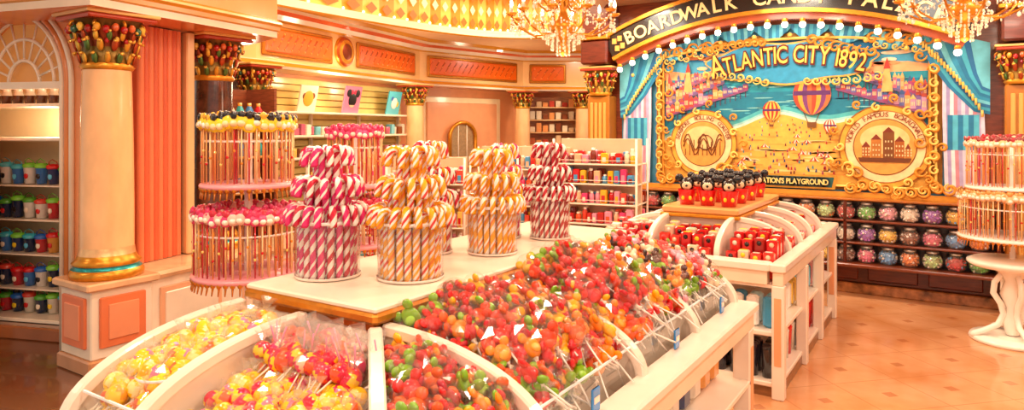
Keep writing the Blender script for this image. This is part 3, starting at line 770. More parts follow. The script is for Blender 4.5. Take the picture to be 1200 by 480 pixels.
P1 = mk_(twotone, [(C('d8143f'), C('f8c81c')), (C('e83f76'), C('ffc8a8')), (C('e8562a'), C('d8143f'))])
GL = [(C(x),) for x in ('d81008', 'ec400a', 'd01014', 'f48c08', 'ea5a0a', '7aac12', 'b80c20', 'f4b00c', 'd81410')]
G1 = mk_(gummy, GL, (False, True)); G1T = mk_(gummy, GL, (True,))
G2 = mk_(gummy, [(C(x),) for x in ('d01c18', 'f0a0b0', 'f08c0a', 'f8dcb8', '4a1c10', '709c14', '3a1a14', 'd02020')])
def heap(mb, poly_ok, bounds, zf, n, T, tilt=.9, dz=.03, lean=None, sc=(.9,1.12)):
    a0, a1, b0, b1 = bounds; c = 0
    while c < n:
        a = R.uniform(a0, a1); b = R.uniform(b0, b1)
        if not poly_ok(a, b): continue
        z = zf(a, b)-R.random()*dz
        s_ = R.uniform(*sc)
        if lean == 'x': M = TM(a, b, z, R.uniform(-.5,.5), R.uniform(-.3, .3), R.uniform(-1.1, -.2)) @ Matrix.Rotation(R.uniform(0,6.28), 4, 'Z')
        elif lean == 'y': M = TM(a, b, z, R.uniform(-.5,.5), R.uniform(-1.1, -.2), R.uniform(-.3, .3)) @ Matrix.Rotation(R.uniform(0,6.28), 4, 'Z')
        else: M = TM(a, b, z, R.uniform(0, 2*pi), R.uniform(-tilt, tilt), R.uniform(-tilt, tilt))
        mb.inst(R.choice(T), M @ Matrix.Diagonal((s_, s_, s_, 1))); c += 1

# ------------------------------------------------------------------ island 1 (front counter)
A0, A1, B0, B1 = -2.09, -1.475, 1.51, 3.40
L = .58; ZR = .76; ZT = .985
def prof(s_): return ZR+(ZT-ZR)*math.sqrt(max(0, 1-s_*s_))
isl = MB()
FRAME = C('f6e4d2')
isl.bbox(A0+.03, A1-.03, B0+.03, B1-.03, 0, .96, FRAME, 'satin', .01)
isl.bbox(A0-.005, A1+.005, B0-.005, B1+.005, 1.035, 1.055, C('f8e8d2'), 'satin', .006)
isl.bbox(A0-.012, A1+.012, B0-.012, B1+.012, 1.0, 1.04, C('d0882a'), 'gold', .012)
isl.bbox(A0+.01, A1-.01, B0+.01, B1-.01, .975, 1.0, C('a8601a'), 'gold', .004)
isl.bbox(A0+.02, A1-.02, B0+.02, B1-.02, .94, .98, FRAME, 'satin', .006)
OA = A1+L; OB = B0-L
XO, YO, YE = OA+.1, OB-.1, B1+.02
isl.bbox(OA-.02, XO, YO, YE, ZR-.04, ZR, FRAME, 'satin', .008)
isl.bbox(A0-.06, OA-.021, YO, OB+.02, ZR-.04, ZR, FRAME, 'satin', .008)
isl.bbox(OA+.02, XO-.02, YO+.02, YE-.02, ZR-.12, ZR-.041, C('f6dcc0'), 'satin', .004)
isl.bbox(A0-.05, OA+.019, YO+.02, OB, ZR-.12, ZR-.041, C('f6dcc0'), 'satin', .004)
for (x, y) in ((XO-.1, YE-.1), (XO-.1, YO+.02), (XO-.1, 2.1), (A0-.05, YO+.02)):
    isl.bbox(x, x+.08, y, y+.08, 0, ZR-.12, FRAME, 'satin', .006); isl.bbox(x+.02, x+.083, y+.015, y+.065, .15, ZR-.2, C('f0a070'), 'satin', .004)
isl.bbox(-1.44, XO-.02, B0, YE-.02, .08, .11, FRAME, 'satin', .005)
isl.bbox(-1.44, XO-.02, B0, YE-.02, .38, .405, FRAME, 'satin', .005)
isl.box(A0-.05, -1.45, YO+.1, B0+.02, 0, ZR-.12, FRAME, 'satin')
isl.add([(A1-.03,B0-.0,.80),(OA,B0-.0,.66),(OA,B1,.66),(A1-.03,B1,.80)], [(0,1,2,3)], C('efe0cc'), 'satin')
isl.add([(A0-.05,B0,.80),(A1,B0,.80),(OA,OB,.66),(A0-.05,OB,.66)], [(0,3,2,1)], C('efe0cc'), 'satin')
isl.add([(A1,B0,.80),(OA,OB,.66),(OA,B0,.66)], [(0,1,2)], C('efe0cc'), 'satin')
def divider(mb, p, d, Ln, th=.018, cap=.036, zt=ZT, zr=ZR, zb=.62, col=FRAME):
    nn = (-d[1], d[0]); N_ = 18
    pts = [(s_, zr+(zt-zr)*math.sqrt(max(0,1-s_*s_))) for s_ in [math.sin(pi/2*i/N_) for i in range(N_+1)]]
    poly_ = ([(0, zb)]+[(s_*Ln, z) for s_, z in pts]+[(Ln, zb)])[::-1]
    mb.prism(poly_, lambda u, w, t: (p[0]+d[0]*u+nn[0]*t, p[1]+d[1]*u+nn[1]*t, w), -th/2, th/2, col, 'satin')
    v = []; f = []
    pc = pts+[(1.0, zr-.03)]
    for s_, z in pc:
        for t, dz in ((-cap/2,-.02),(-cap/2,.006),(-cap/2+.006,.012),(cap/2-.006,.012),(cap/2,.006),(cap/2,-.02)):
            nx = s_*(zt-zr); nz = math.sqrt(max(0,1-s_*s_))*Ln; l_ = math.hypot(nx*1.0+s_*.05, nz)+1e-6
            nx = (nx+s_*.05)/l_; nz = nz/l_
            u = s_*Ln+nx*dz; w = z+nz*dz
            v.append((p[0]+d[0]*u+nn[0]*t, p[1]+d[1]*u+nn[1]*t, w))
    K = 6
    for i in range(len(pc)-1):
        for j in range(K): f.append((i*K+j, i*K+(j+1)%K, (i+1)*K+(j+1)%K, (i+1)*K+j))
    mb.add(v, f, col, 'satin', False)
for a in (A0-.03, -1.80): divider(isl, (a, B0), (0,-1), L, cap=.042)
q = 1/math.sqrt(2); divider(isl, (A1, B0), (q,-q), L*1.414, cap=.042)
SB = [1.56, 2.2, 2.78, 3.36]
for b in SB: divider(isl, (A1, b), (1,0), L, cap=.042)
isl.build('candy_counter')
ab = MB()
def pane(v): ab.add(v, [(0,1,2,3)], WHITE, 'acrylic')
for (b0, b1) in ((1.58,2.18),(2.22,2.76),(2.8,3.34)):
    x = OA-.04; pane([(x,b0,.62),(x,b1,.62),(x,b1,.85),(x,b0,.85)])
    ab.box(x-.003, x+.003, b0, b1, .847, .853, C('f4fbff'), 'satin')
for (a0, a1) in ((A0, -1.82), (-1.78, -1.2)):
    y = OB+.04; pane([(a0,y,.62),(a1,y,.62),(a1,y,.85),(a0,y,.85)])
    ab.box(a0, a1, y-.003, y+.003, .847, .853, C('f4fbff'), 'satin')
for (cx, cy, rr) in ((-2.03, 1.2, .075), (-1.9, 1.1, .075)):
    ab.lathe([(rr,.66),(rr,.9)], 24, WHITE, 'acrylic', TM(cx, cy, 0)); ab.lathe([(rr+.001,.896),(rr+.003,.9),(rr+.001,.904)], 24, C('f4fbff'), 'satin', TM(cx, cy, 0))
ab.build('acrylic_bins')
tg = MB()
for b in (2.5, 1.8, 3.1):
    tg.bbox(OA+.0, OA+.008, b, b+.05, ZR+.002, ZR+.075, C('2a86d0'), 'candy', .003); tg.bbox(OA+.007, OA+.01, b+.008, b+.042, ZR+.03, ZR+.05, WHITE, 'candy', .001)
tg.build('price_tags')
def sideprof(a): return prof(min(1, max(0, (a-A1)/L)))
okf = lambda a, b: True
h1 = MB()
heap(h1, okf, (A0+.03, -1.85, OB+.07, B0-.06), lambda a, b: prof((B0-b)/L)-.06, 110, Y1)
heap(h1, okf, (A0+.02, -1.84, OB+.07, B0-.05), lambda a, b: prof((B0-b)/L)-.01, 150, Y1, lean='y')
h1.build('yellow_swirl_lollipops')
h2 = MB()
okd = lambda a, b: (a-A1) < (B0-b)-.06
heap(h2, okd, (-1.76, A1+.35, OB+.07, B0-.06), lambda a, b: prof((B0-b)/L)-.08, 230, Y1+P1[:3], lean='y')
heap(h2, okd, (-1.76, A1+.1, B0-.22, B0-.04), lambda a, b: prof((B0-b)/L)-.03, 75, P1, lean='y')
for i in range(14):
    M = TM(-1.72+.03*i, B0-.1-R.random()*.1, .98, 0, R.uniform(-.3,.3), R.uniform(-.4,.4))
    h2.lathe([(.012,-.06),(.003,-.02),(.02,.03),(.026,.06)], 7, C('fff6ea'), 'film', M, False, wob=lambda i_, k_: 1+.3*(i_%2)); h2.tube([(0,0,-.06),(0,0,.04)], .0025, 4, C('f08ab0'), 'paint', M)
h2.build('pink_swirl_lollipops')
h3 = MB()
okd2 = lambda a, b: (B0-b) < (a-A1)-.07
heap(h3, okd2, (A1+.05, OA-.07, OB+.1, 1.53), lambda a, b: sideprof(a)-.03, 130, G1, 1.2)
heap(h3, okd2, (A1+.05, OA-.1, OB+.15, 1.53), lambda a, b: sideprof(a)+.0, 34, G1T, lean='x')
heap(h3, okf, (A1+.05, OA-.07, 1.6, 2.17), lambda a, b: sideprof(a)-.015+.03*math.sin((b-1.6)/.57*pi), 280, G1, 1.2, .05)
heap(h3, okf, (A1+.05, OA-.1, 1.61, 2.15), lambda a, b: sideprof(a)+.03+.03*math.sin((b-1.6)/.57*pi), 90, G1T, lean='x')
h3.build('gummy_lollipops')
h4 = MB()
heap(h4, okf, (A1+.05, OA-.07, 2.24, 2.75), lambda a, b: sideprof(a)+.01+.05*math.sin((b-2.24)/.51*pi), 250, G1, 1.1, .05)
heap(h4, okf, (A1+.05, OA-.1, 2.25, 2.74), lambda a, b: sideprof(a)+.06+.05*math.sin((b-2.24)/.51*pi), 90, G1T, lean='x')
h4.build('gummy_lollipops')
h5 = MB()
heap(h5, okf, (A1+.05, OA-.07, 2.82, 3.33), lambda a, b: sideprof(a)+.0+.03*math.sin((b-2.82)/.51*pi), 240, G2, 1.0, .04)
heap(h5, okf, (A1+.05, OA-.1, 2.83, 3.32), lambda a, b: sideprof(a)+.05+.03*math.sin((b-2.82)/.51*pi), 70, G2, lean='x', sc=(.8,1))
h5.build('chocolate_lollipops')
bg = MB()
for b in [1.65+.14*i for i in range(12)]:
    for z in (.111, .406):
        c = R.choice([C('f4ead8'), C('58c0dc'), C('2a3a6a'), WHITE, C('f0a24a')])
        bg.bbox(-1.1, -.95, b, b+.11, z, z+R.uniform(.12,.2), c, 'candy', .02)
bg.build('bagged_treats')

# ------------------------------------------------------------------ candy cane jars (true helical stripes)
def cane(h, hr, r, pat):
    m = MB(); sg_ = .0105; ns_ = int(h/sg_)
    P_ = [(0,0,h*i/ns_) for i in range(ns_+1)]
    P_ += [(hr-hr*math.cos(t), 0, h+hr*math.sin(t)) for t in [pi*i/6 for i in range(1,7)]]
    P_ += [(2*hr+.0015*k, 0, h-sg_*k) for k in (1,2,3,4)]
    m.tube(P_, r, 8, None, 'candy', pat=pat, twist=.62); return m
def cane_jar(x, y, pat1, pat2, s_=1.0, z=1.056, H=.475):
    m = MB(); hr = .021
    for ri, (r_, ap, n_) in enumerate(((.088,.265,20),(.064,.365,15),(.034,.475,10))):
        ap *= H/.475
        T = [cane(ap-hr-.012, hr, .0128, p_) for p_ in (pat1, pat2)]
        for i in range(n_):
            a = 2*pi*i/n_+R.uniform(-.03,.03)
            m.inst(T[0 if i%3 else 1], TM(x+r_*math.cos(a)*s_, y+r_*math.sin(a)*s_, z+.006, a+R.uniform(-.1,.1), 0, R.uniform(-.01,.025), (s_, s_, 1+R.uniform(-.01,.01))))
    m.lathe([(.108*s_,z),(.109*s_,z+.205)], 32, WHITE, 'acrylic', TM(x,y,0))
    m.lathe([(.1095*s_,z+.199),(.1125*s_,z+.205),(.1095*s_,z+.211),(.106*s_,z+.205)], 32, C('fffaf4'), 'candy', TM(x,y,0))  # pale opaque ring paints a highlight along the glass rim
    m.lathe([(0,z+.001),(.1*s_,z+.001),(.111*s_,z+.003),(.111*s_,z+.012)], 32, C('f8e4da'), 'candy', TM(x,y,0))
    return m.build('candy_cane_jar')
Wc = C('fbeee2')
PK = C('e41e6c'); CR = C('cc0c34')
pk = [PK, PK, PK, Wc, PK, PK, Wc, Wc]; rd = [CR, CR, Wc, Wc, CR, CR, Wc, Wc]
YC = C('f8a80c')
yo = [YC, YC, Wc, C('e03020'), Wc, YC, YC, Wc]; yo2 = [YC, YC, YC, Wc, C('e8701a'), Wc, YC, Wc]
cane_jar(-1.945, 1.745, pk, rd, 1.08); cane_jar(-1.665, 1.885, yo, [YC, C('f07a10'), YC, Wc, YC, Wc, C('f07a10'), Wc], 1.1)
cane_jar(-1.70, 2.46, [YC, YC, YC, Wc, C('f08420'), YC, Wc, Wc], yo2, 1.0, H=.45)
RR = C('be0c24')
cane_jar(-1.69, 2.95, [RR, RR, Wc, Wc, RR, RR, Wc, Wc], [RR, RR, RR, Wc, RR, RR, Wc, Wc], .92, H=.465)
cane_jar(-1.93, 2.32, rd, yo2, .85, H=.48); cane_jar(-1.9, 2.85, pk, yo, .8, H=.46)

# ------------------------------------------------------------------ lollipop tree racks
def mickey(c, c2, s_=1.0):
    m = MB(); m.sph((0,0,0), .03*s_, c, 'candy', 8, 6, (1,.5,1))
    for k in (-1, 1): m.sph((k*.028*s_,0,.026*s_), .017*s_, c2, 'candy', 7, 5, (1,.5,1))
    m.sph((0,-.01*s_,-.006*s_), .018*s_, C('f8d8a0') if c2 == BLK else C('fff0e0'), 'candy', 6, 4, (1,.6,.8))
    return m
def rack(name, x, y, tiers, head, base_h, stickcols, white=C('fff0e4'), hub=.06):
    m = MB()
    m.lathe([(.0,.0),(.02,0),(.02,tiers[-1][1]+.02),(0,tiers[-1][1]+.03)], 10, white, 'satin', TM(x,y,0))
    for ti, (z0, z1, r_) in enumerate(tiers):
        m.lathe([(0,z0-.01),(r_+.01,z0-.01),(r_+.015,z0+.003),(r_+.01,z0+.012),(0,z0+.012)], 28, C('f2a0a8') if base_h != 'scroll' else white, 'satin', TM(x,y,0))
        m.lathe([(r_*.95,z1-.1),(r_*.97,z1-.095),(r_*.95,z1-.09)], 28, white, 'satin', TM(x,y,0))
        for rr, nn in ((r_, int(r_*2*pi/.033)), (r_*.82, int(r_*.8*2*pi/.04)), (r_*.6, int(r_*.6*2*pi/.045))):
            for i in range(nn):
                a = 2*pi*i/nn; px, py = x+rr*math.cos(a), y+rr*math.sin(a)
                zt = z1-.03+(r_-rr)*.12+R.uniform(-.012,.012)
                m.tube([(px,py,z0+.02),(px,py,zt)], .0042, 4, R.choice(stickcols), 'candy')
                if rr == r_:
                    m.sph((px,py,z0-.01), .014, C('d98a2a'), 'gold', 6, 4, (1,1,1.2)); m.tube([(px,py,z0-.02),(px*1.0+.008*math.cos(a),py+.008*math.sin(a),z0-.06)], [.006,.003], 4, C('c8731c'), 'candy')
                    m.sph((px,py,(z0+zt)/2+.03*((i%3)-1)), .008, R.choice([RED, C('e88a2a'), C('f6d070')]), 'candy', 5, 4)
                m.inst(R.choice(head[ti]), TM(px, py, zt+.02, a+pi/2+R.uniform(-.3,.3)))
    if base_h == 'scroll':
        for k in range(4):
            a = k*pi/2+.4
            pts = [(x+rr*math.cos(a), y+rr*math.sin(a), zz) for rr, zz in ((.03,.6),(.06,.52),(.12,.44),(.13,.36),(.08,.28),(.06,.2),(.1,.12),(.2,.07),(.26,.05),(.28,.03))]
            m.tube(pts, .022, 7, C('fff4e6'), 'satin')
        m.lathe([(0,0),(.27,0),(.28,.015),(.27,.035),(.15,.04),(0,.045)], 28, C('fff4e6'), 'satin', TM(x,y,0))
        m.lathe([(0,.55),(.26,.56),(.29,.58),(.29,.6),(.26,.615),(0,.62)], 28, C('fff4e6'), 'satin', TM(x,y,0))
        m.lathe([(.04,.05),(.07,.15),(.04,.25),(.08,.35),(.05,.45),(.12,.55)], 16, C('fff4e6'), 'satin', TM(x,y,0))
    else:
        m.lathe([(0,0),(.2,0),(.21,.02),(.19,.04),(.03,.06),(.025,.5)], 24, white, 'satin', TM(x,y,0))
    return m.build(name)
mk = mickey(YEL, BLK, 1.25); mk2 = mickey(YEL, C('e8a81c'), 1.1); mkr = mickey(C('e8407a'), C('d82a62'), 1.0); mkw = mickey(C('f0c0b0'), C('c8183a'), 1.0)
SC = [C('f4c080'), C('f8d098'), C('c82830'), C('ea8e48'), C('e8a460')]
rack('lollipop_tree', -3.04, 2.2, [(.86,1.17,.26),(1.31,1.63,.22)], [[mkr,mkw],[mk,mk,mk2]], 'round', SC)
rack('lollipop_tree', -3.05, 2.95, [(.9,1.15,.2),(1.25,1.58,.16)], [[mkw],[mkr]], 'round', SC)
rack('lollipop_tree', .36, 6.35, [(.78,1.1,.34),(1.15,1.5,.29)], [[mickey(C('f0c090'), C('d89a50'))],[mickey(C('f0d0a8'), C('b82830')), mickey(C('f0c890'), C('8a2a20'))]], 'scroll', SC)

# ------------------------------------------------------------------ island 2
i2 = MB()
a0, a1, b0, b1 = -1.75, -1.25, 4.72, 5.95; L2 = .38
oa0, oa1, ob0, ob1 = a0-L2, a1+L2, b0-L2-.1, b1+L2
zr2 = .80
i2.bbox(a0+.02, a1-.02, b0+.02, b1-.02, .1, .98, FRAME, 'satin', .01)
i2.bbox(a0-.02, a1+.02, b0-.02, b1+.02, 1.0, 1.05, C('e0a060'), 'satin', .012)
i2.bbox(a0-.03, a1+.03, b0-.03, b1+.03, .975, 1.0, GOLD, 'gold', .006)
for (x0, x1, y0, y1) in ((oa0-.04, oa0+.05, ob0-.04, ob1+.04),(oa1-.05, oa1+.04, ob0-.04, ob1+.04),(oa0+.051, oa1-.051, ob0-.04, ob0+.06),(oa0+.051, oa1-.051, ob1-.05, ob1+.04)):
    i2.bbox(x0, x1, y0, y1, zr2-.05, zr2, FRAME, 'satin', .008)
    i2.bbox(x0+.015, x1-.015, y0+.015, y1-.015, zr2-.13, zr2-.051, C('f8ddc0'), 'satin', .004)
i2.box(oa0, oa1, ob0, ob1, zr2-.15, zr2-.13, FRAME, 'satin')
for x in (oa0-.03, (oa0+oa1)/2-.035, oa1-.04):
    for y in (ob0-.03, ob1-.04):
        i2.bbox(x, x+.07, y, y+.07, 0, zr2-.13, FRAME, 'satin', .006)
        i2.bbox(x+.015, x+.055, y-.004, y+.074, .2, zr2-.2, C('f0a878'), 'satin', .002)
for y in (4.95, 5.6): i2.bbox(oa1-.04, oa1+.03, y, y+.07, 0, zr2-.13, FRAME, 'satin', .006)
for z in (.06, .36): i2.bbox(oa0, oa1, ob0, ob1, z, z+.03, FRAME, 'satin', .006)
i2.box(oa0, oa1, ob0+.01, ob1, 0, .06, C('8a5a34'), 'wood')
for b in (b0+.02, 5.14, 5.54, b1): divider(i2, (a1, b), (1,0), L2-.04, zt=.985, zr=zr2, zb=.7); divider(i2, (a0, b), (-1,0), L2-.04, zt=.985, zr=zr2, zb=.7)
for a in (a0+.02, a1-.02): divider(i2, (a, b0), (0,-1), L2, zt=.985, zr=zr2, zb=.7)
i2.build('candy_counter')
st = MB()
def stepboxes(x0, x1, y0, y1, axis, cols, n1, n2):
    for i in range(n1):
        for j in range(n2):
            u = (i+.5)/n1; w = (j+.5)/n2
            zz = .74+.2*math.sqrt(max(0,1-w*w))+R.uniform(-.01,.015)
            if axis == 'y': xx = x0+(x1-x0)*u; yy = y1+(y0-y1)*w
            else: yy = y0+(y1-y0)*u; xx = x0+(x1-x0)*w
            c = R.choice(cols); s_ = .036
            st.bbox(xx-s_*.9, xx+s_*.9, yy-.03, yy+.03, .68, zz, c, 'candy', .008)
            st.sph((xx, yy-.03 if axis == 'y' else yy, zz-.03), .016, R.choice([YEL, WHITE, BLK, C('f6cfa6')]), 'candy', 6, 4, (1,.3,1))
            st.bbox(xx-.02, xx+.02, yy-.012, yy+.012, zz-.002, zz+.002, R.choice([YEL, WHITE, BLK]), 'candy', .001)
rc = [C('c8141c'), C('dc2a20'), C('b80f18'), C('9a1014'), C('e8c0a0')]
stepboxes(a0+.06, a1-.06, ob0+.06, b0-.02, 'y', rc, 5, 4); stepboxes(oa0+.04, a0-.02, ob0+.06, b0-.02, 'y', rc+[C('f4ead8')], 4, 4)
stepboxes(a1+.03, oa1-.05, ob0+.08, b0-.02, 'y', rc, 4, 4)
for (p, q_) in ((b0+.06, 5.11),(5.18,5.51),(5.58,5.92)):
    stepboxes(a1+.03, oa1-.06, p+.03, q_-.03, 'x', rc+[C('f0d8c0'), C('f29ab0')], 4, 4); stepboxes(a0-.03, oa0+.06, p+.03, q_-.03, 'x', rc, 4, 4)
st.build('red_gift_boxes')
lowst = MB()
for z, kinds in ((.39, 0), (.09, 1)):
    for i in range(12):
        x = oa0+.08+i*.097
        for row in range(2):
            y = ob0+.06+.1*row
            if kinds == 0: lowst.bbox(x, x+.075, y, y+.06, z, z+.19, R.choice([C('7fd0e8'), C('b8e4f0'), C('4aa0d0'), C('f4f0e8')]), 'candy', .015)
            else: lowst.lathe([(0,0),(.036,0),(.042,.17),(.044,.18),(.03,.2),(0,.205)], 12, R.choice([BLK, C('221a22'), C('2a2030')]), 'candy', TM(x+.03, y+.03, z))
    for i in range(15):
        y = ob0+.28+i*.105; x = oa1-.12
        if z > .3: lowst.bbox(x, x+.06, y, y+.08, z, z+.17, R.choice([C('7fd0e8'), C('f4f0e8'), C('e8a0b0'), C('e8c050')]), 'candy', .015)
        else: lowst.lathe([(0,0),(.036,0),(.042,.17),(.044,.18),(.03,.2),(0,.205)], 12, R.choice([BLK, C('e8e0d0'), RED]), 'candy', TM(x+.03, y+.03, z))
lowst.build('tumblers_and_bags')
mc = MB()
for r_ in range(4):
    for i in range(3):
        M = TM(a0+.12+.15*i, b0+.12+.27*r_, 1.051, .25)
        mc.lathe([(0,0),(.05,0),(.064,.1),(.066,.11)], 16, C('d8101a'), 'candy', M)
        for k in (-1, 1): mc.sph((k*.025,-.056,.05), .012, YEL, 'candy', 7, 5, (1,.5,1.3), M)
        mc.sph((0,0,.145), .052, BLK, 'candy', 14, 9, M=M)
        mc.sph((0,-.03,.138), .037, C('f6cfa6'), 'candy', 12, 8, (1,.75,.9), M); mc.sph((0,-.06,.138), .01, BLK, 'candy', 6, 5, M=M)
        for k in (-1, 1):
            mc.sph((k*.056,0,.19), .03, BLK, 'candy', 12, 8, (1,.45,1), M); mc.sph((k*.015,-.056,.156), .008, WHITE, 'candy', 6, 4, (.7,.5,1.3), M)
mc.build('character_head_cups')

# ------------------------------------------------------------------ gondola racks in mid distance
def gondola(x, y, rz, w, d, h, n, pal, name='wire_candy_rack'):
    m = MB(); M = TM(x, y, 0, rz)
    for sx in (-w/2, w/2):
        for sy in (-d/2, d/2): m.tube([tuple(M @ Vector((sx,sy,0))), tuple(M @ Vector((sx,sy,h)))], .012, 6, WHITE, 'satin')
    m.bbox(-w/2, w/2, -.01, .01, .1, h, C('e8c09a'), 'satin', .004, M)
    m.bbox(-w/2-.01, w/2+.01, -d/2-.01, d/2+.01, 0, .1, C('d09a68'), 'wood', .01, M)
    p = MB()
    for i in range(n):
        z = .14+(h-.2)*i/n
        m.bbox(-w/2, w/2, -d/2, d/2, z, z+.015, WHITE, 'satin', .004, M)
        m.tube([tuple(M @ Vector((-w/2,-d/2,z+.045))), tuple(M @ Vector((w/2,-d/2,z+.045)))], .004, 4, WHITE, 'satin')
        for sy in (-1, 1):
          for row in (0, 1):
            xx = -w/2+.015
            while xx < w/2-.06:
                ww = R.uniform(.045,.075); hh = R.uniform(.5, .9)*((h-.2)/n-.02); c = R.choice(pal)
                y0_ = (-d/2+.015 if sy < 0 else .02)+.09*row
                if R.random() < .35: p.lathe([(0,0),(ww*.42,0),(ww*.46,hh*.7),(ww*.25,hh*.85),(ww*.3,hh),(0,hh)], 9, [c,c,c,WHITE,WHITE], 'candy', M @ TM(xx+ww/2, y0_+.045, z+.016))
                else:
                    p.bbox(xx, xx+ww*.93, y0_, y0_+.07, z+.016, z+.016+hh, c, 'candy', .008, M)
                    p.bbox(xx+ww*.2, xx+ww*.7, y0_-.003, y0_, z+.03, z+.016+hh*.6, R.choice(pal+[WHITE]), 'candy', .0012, M)
                xx += ww+.003
    m.build(name); p.build('packaged_sweets')
pal = [C('c01018'), C('ecb48c'), C('e03a72'), C('ecb020'), C('e45020'), C('f4e0c4'), C('4a98c8'), C('c0241f'), C('7a2414'), C('ec90a8'), C('d8402a')]
gondola(-2.85, 5.95, .15, .8, .42, 1.5, 7, pal)
gondola(-3.75, 6.6, .35, .7, .42, 1.4, 6, pal)
gondola(-4.6, 5.5, .5, .8, .42, 1.3, 5, pal+[C('7a3a1a'), C('e9c25a')])
gondola(-5.35, 5.0, .9, .7, .42, 1.35, 5, [C('f4ead8'), RED, C('e9c25a'), C('8a4a2a'), WHITE, PINK])
gondola(-5.1, 7.9, .4, .9, .42, 1.35, 5, pal+[C('74c8d8')])
gondola(-3.95, 4.3, .6, .6, .4, 1.2, 5, [RED, WHITE, C('e8b89a'), C('74c8d8'), PINK])

# ------------------------------------------------------------------ chandeliers
def chandelier(x, y, z, s_):
    m = MB(); M = TM(x, y, z, 0, 0, 0, s_)
    m.lathe([(0,-.02),(.03,0),(.05,.04),(.02,.08),(.04,.14),(.09,.18),(.11,.22),(.05,.27),(.025,.34),(.05,.42),(.03,.5),(.015,.55),(.012,.95)], 16, GOLD, 'gold', M)
    for tier, (n_, rr, zz) in enumerate(((10,.4,.24),(6,.24,.44))):
        for i in range(n_):
            a = 2*pi*i/n_+.2*tier; ca, sa = math.cos(a), math.sin(a)
            pts = [(r_*rr*ca, r_*rr*sa, zz+dz) for r_, dz in ((.1,-.02),(.3,-.09),(.55,-.1),(.8,-.05),(.95,.01),(1,.05))]
            m.tube(pts, .008, 6, C('c88420'), 'gold', M)
            m.lathe([(0,.05),(.03,.055),(.045,.075),(.012,.08),(.012,.12),(0,.12)], 10, [GOLD,GOLD,GOLD,C('fff4e0'),C('fff4e0')], 'gold', M @ TM(rr*ca, rr*sa, zz))
            m.lathe([(.008,.12),(.015,.14),(.011,.165),(0,.19)], 8, C('ffe9c0'), 'bulb', M @ TM(rr*ca, rr*sa, zz))
            for k in range(4):
                m.sph((rr*ca, rr*sa, zz+.03-.028*k), .01 if k < 3 else .015, C('f0dcc4'), 'crystal', 6, 4, (1,1,1.3 if k == 3 else 1), M)
            a2_ = 2*pi*(i+1)/n_+.2*tier
            for k in range(1, 12):
                t = k/12; sag = .1*math.sin(pi*t)
                px = rr*((1-t)*ca+t*math.cos(a2_)); py = rr*((1-t)*sa+t*math.sin(a2_))
                m.sph((px, py, zz+.05-sag), .0075, C('f0d8b8'), 'crystal', 5, 4, M=M)
                if k % 3 == 0: m.sph((px, py, zz+.025-sag), .009, C('f0d8b8'), 'crystal', 5, 4, (.7,.7,1.6), M=M)
            for k in range(1, 12):
                t = k/12; sag = .12*math.sin(pi*t)
                m.sph((rr*t*ca, rr*t*sa, zz+.06+.25*(1-t)-sag), .0075, C('f0d8b8'), 'crystal', 5, 4, M=M)
    for rr, nn, zz in ((.16,22,.18),(.13,18,.14),(.09,12,.09),(.05,8,.05)):
        for i in range(nn):
            a = 2*pi*i/nn
            for k in range(3): m.sph((rr*math.cos(a), rr*math.sin(a), zz-.026*k), .0085, C('f0d8b8'), 'crystal', 5, 4, (1,1,1.4), M)
    m.lathe([(.012,.9),(.07,.93),(.08,.96),(0,.965)], 16, GOLD, 'gold', M)
    m.build('chandelier')
    l = bpy.data.lights.new('chandelier_light', 'POINT'); l.energy = 8; l.color = (1,.82,.58); l.shadow_soft_size = .2
    o = bpy.data.objects.new('chandelier_light', l); o.location = (x, y, z-.12); scene.collection.objects.link(o)
chandelier(-2.41, 4.4, 2.14, .95); chandelier(.05, 5.3, 2.17, .92)

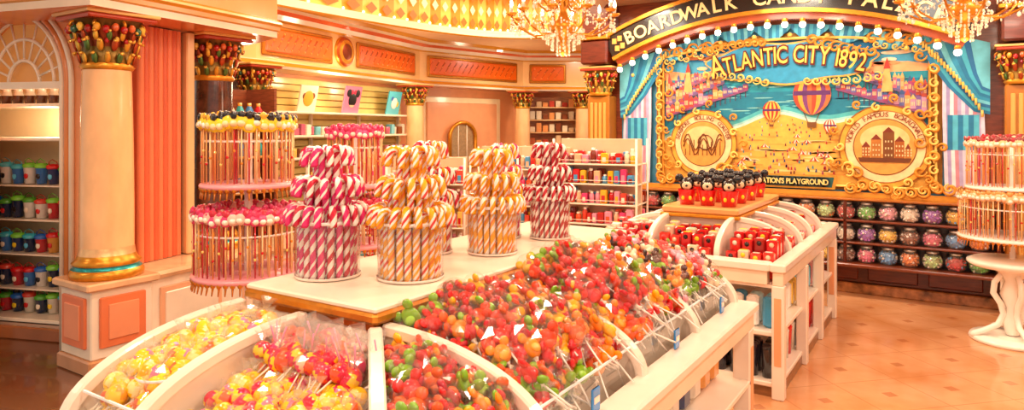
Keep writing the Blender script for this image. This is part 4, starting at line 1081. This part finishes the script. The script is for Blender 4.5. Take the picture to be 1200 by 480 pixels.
# ------------------------------------------------------------------ lamps
dl = MB(); spots = []
for a in (-6.0, -3.0, -1.3, .6, 2.4):
    for b in (-.6, 1.2, 3.0, 4.9, 6.5):
        if -6.6 < a < -3.4 and b > 2.1: continue
        if a == -6.0 and b > 1.0: continue
        spots.append((a, b))
spots += [(-7.0, 10.2), (-5.2, 10.6), (-4.0, 9.9)]
for a, b in spots:
    dl.lathe([(0,3.04),(.09,3.04),(.11,3.035),(.12,3.045)], 20, [C('ffe8c0'), WHITE, WHITE], 'bulb', TM(a,b,0))
    l = bpy.data.lights.new('added_downlight', 'AREA'); l.shape = 'DISK'; l.size = .3; l.energy = 19 if b < 7 else 26; l.color = (1,.85,.65)  # downlights added overhead to make the room bright and warm
    o = bpy.data.objects.new('added_downlight', l); o.location = (a, b, 3.0); scene.collection.objects.link(o)
dl.build('added_downlight_discs')
for y in (3.2, 5.6, 8.0):
    l = bpy.data.lights.new('dome_lamp', 'AREA'); l.shape = 'DISK'; l.size = 1.6; l.energy = 70; l.color = (1,.82,.56)
    o = bpy.data.objects.new('dome_lamp', l); o.location = (-4.9, y, 3.7); scene.collection.objects.link(o)
for x in (-2.8, -1.5, -.2):
    l = bpy.data.lights.new('mural_lamp', 'AREA'); l.size = .4; l.energy = 4; l.color = (1,.92,.8)
    o = bpy.data.objects.new('mural_lamp', l); o.location = (x, 6.7, 2.75); o.rotation_euler = (math.radians(35),0,0); scene.collection.objects.link(o)
pn = ML @ Vector((-.5,.3,1.7))
for x, y, z, e_ in ((pn.x,pn.y,pn.z,7),(-5.7,4.1,2.2,6),(-6.7,6.3,2.2,11),(-6.8,7.8,2.2,11),(-6.5,9.9,2.2,12)):
    l = bpy.data.lights.new('fill_light', 'POINT'); l.energy = e_; l.color = (1,.85,.6); l.shadow_soft_size = .1  # unseen point fills added to brighten the niche and far walls
    o = bpy.data.objects.new('fill_light', l); o.location = (x, y, z); scene.collection.objects.link(o)

w = bpy.data.worlds.new('World'); scene.world = w; w.use_nodes = True
w.node_tree.nodes['Background'].inputs[0].default_value = (1, .9, .76, 1); w.node_tree.nodes['Background'].inputs[1].default_value = .6

cam = bpy.data.cameras.new('camera'); co = bpy.data.objects.new('camera', cam); scene.collection.objects.link(co)
cam.lens = 24; cam.sensor_width = 36; cam.shift_y = -.075; cam.clip_start = .05
co.location = (0, 0, 1.6); co.rotation_euler = (pi/2, 0, math.radians(33)); scene.camera = co
scene.view_settings.view_transform = 'Standard'; scene.view_settings.look = 'None'; scene.view_settings.exposure = 0.12
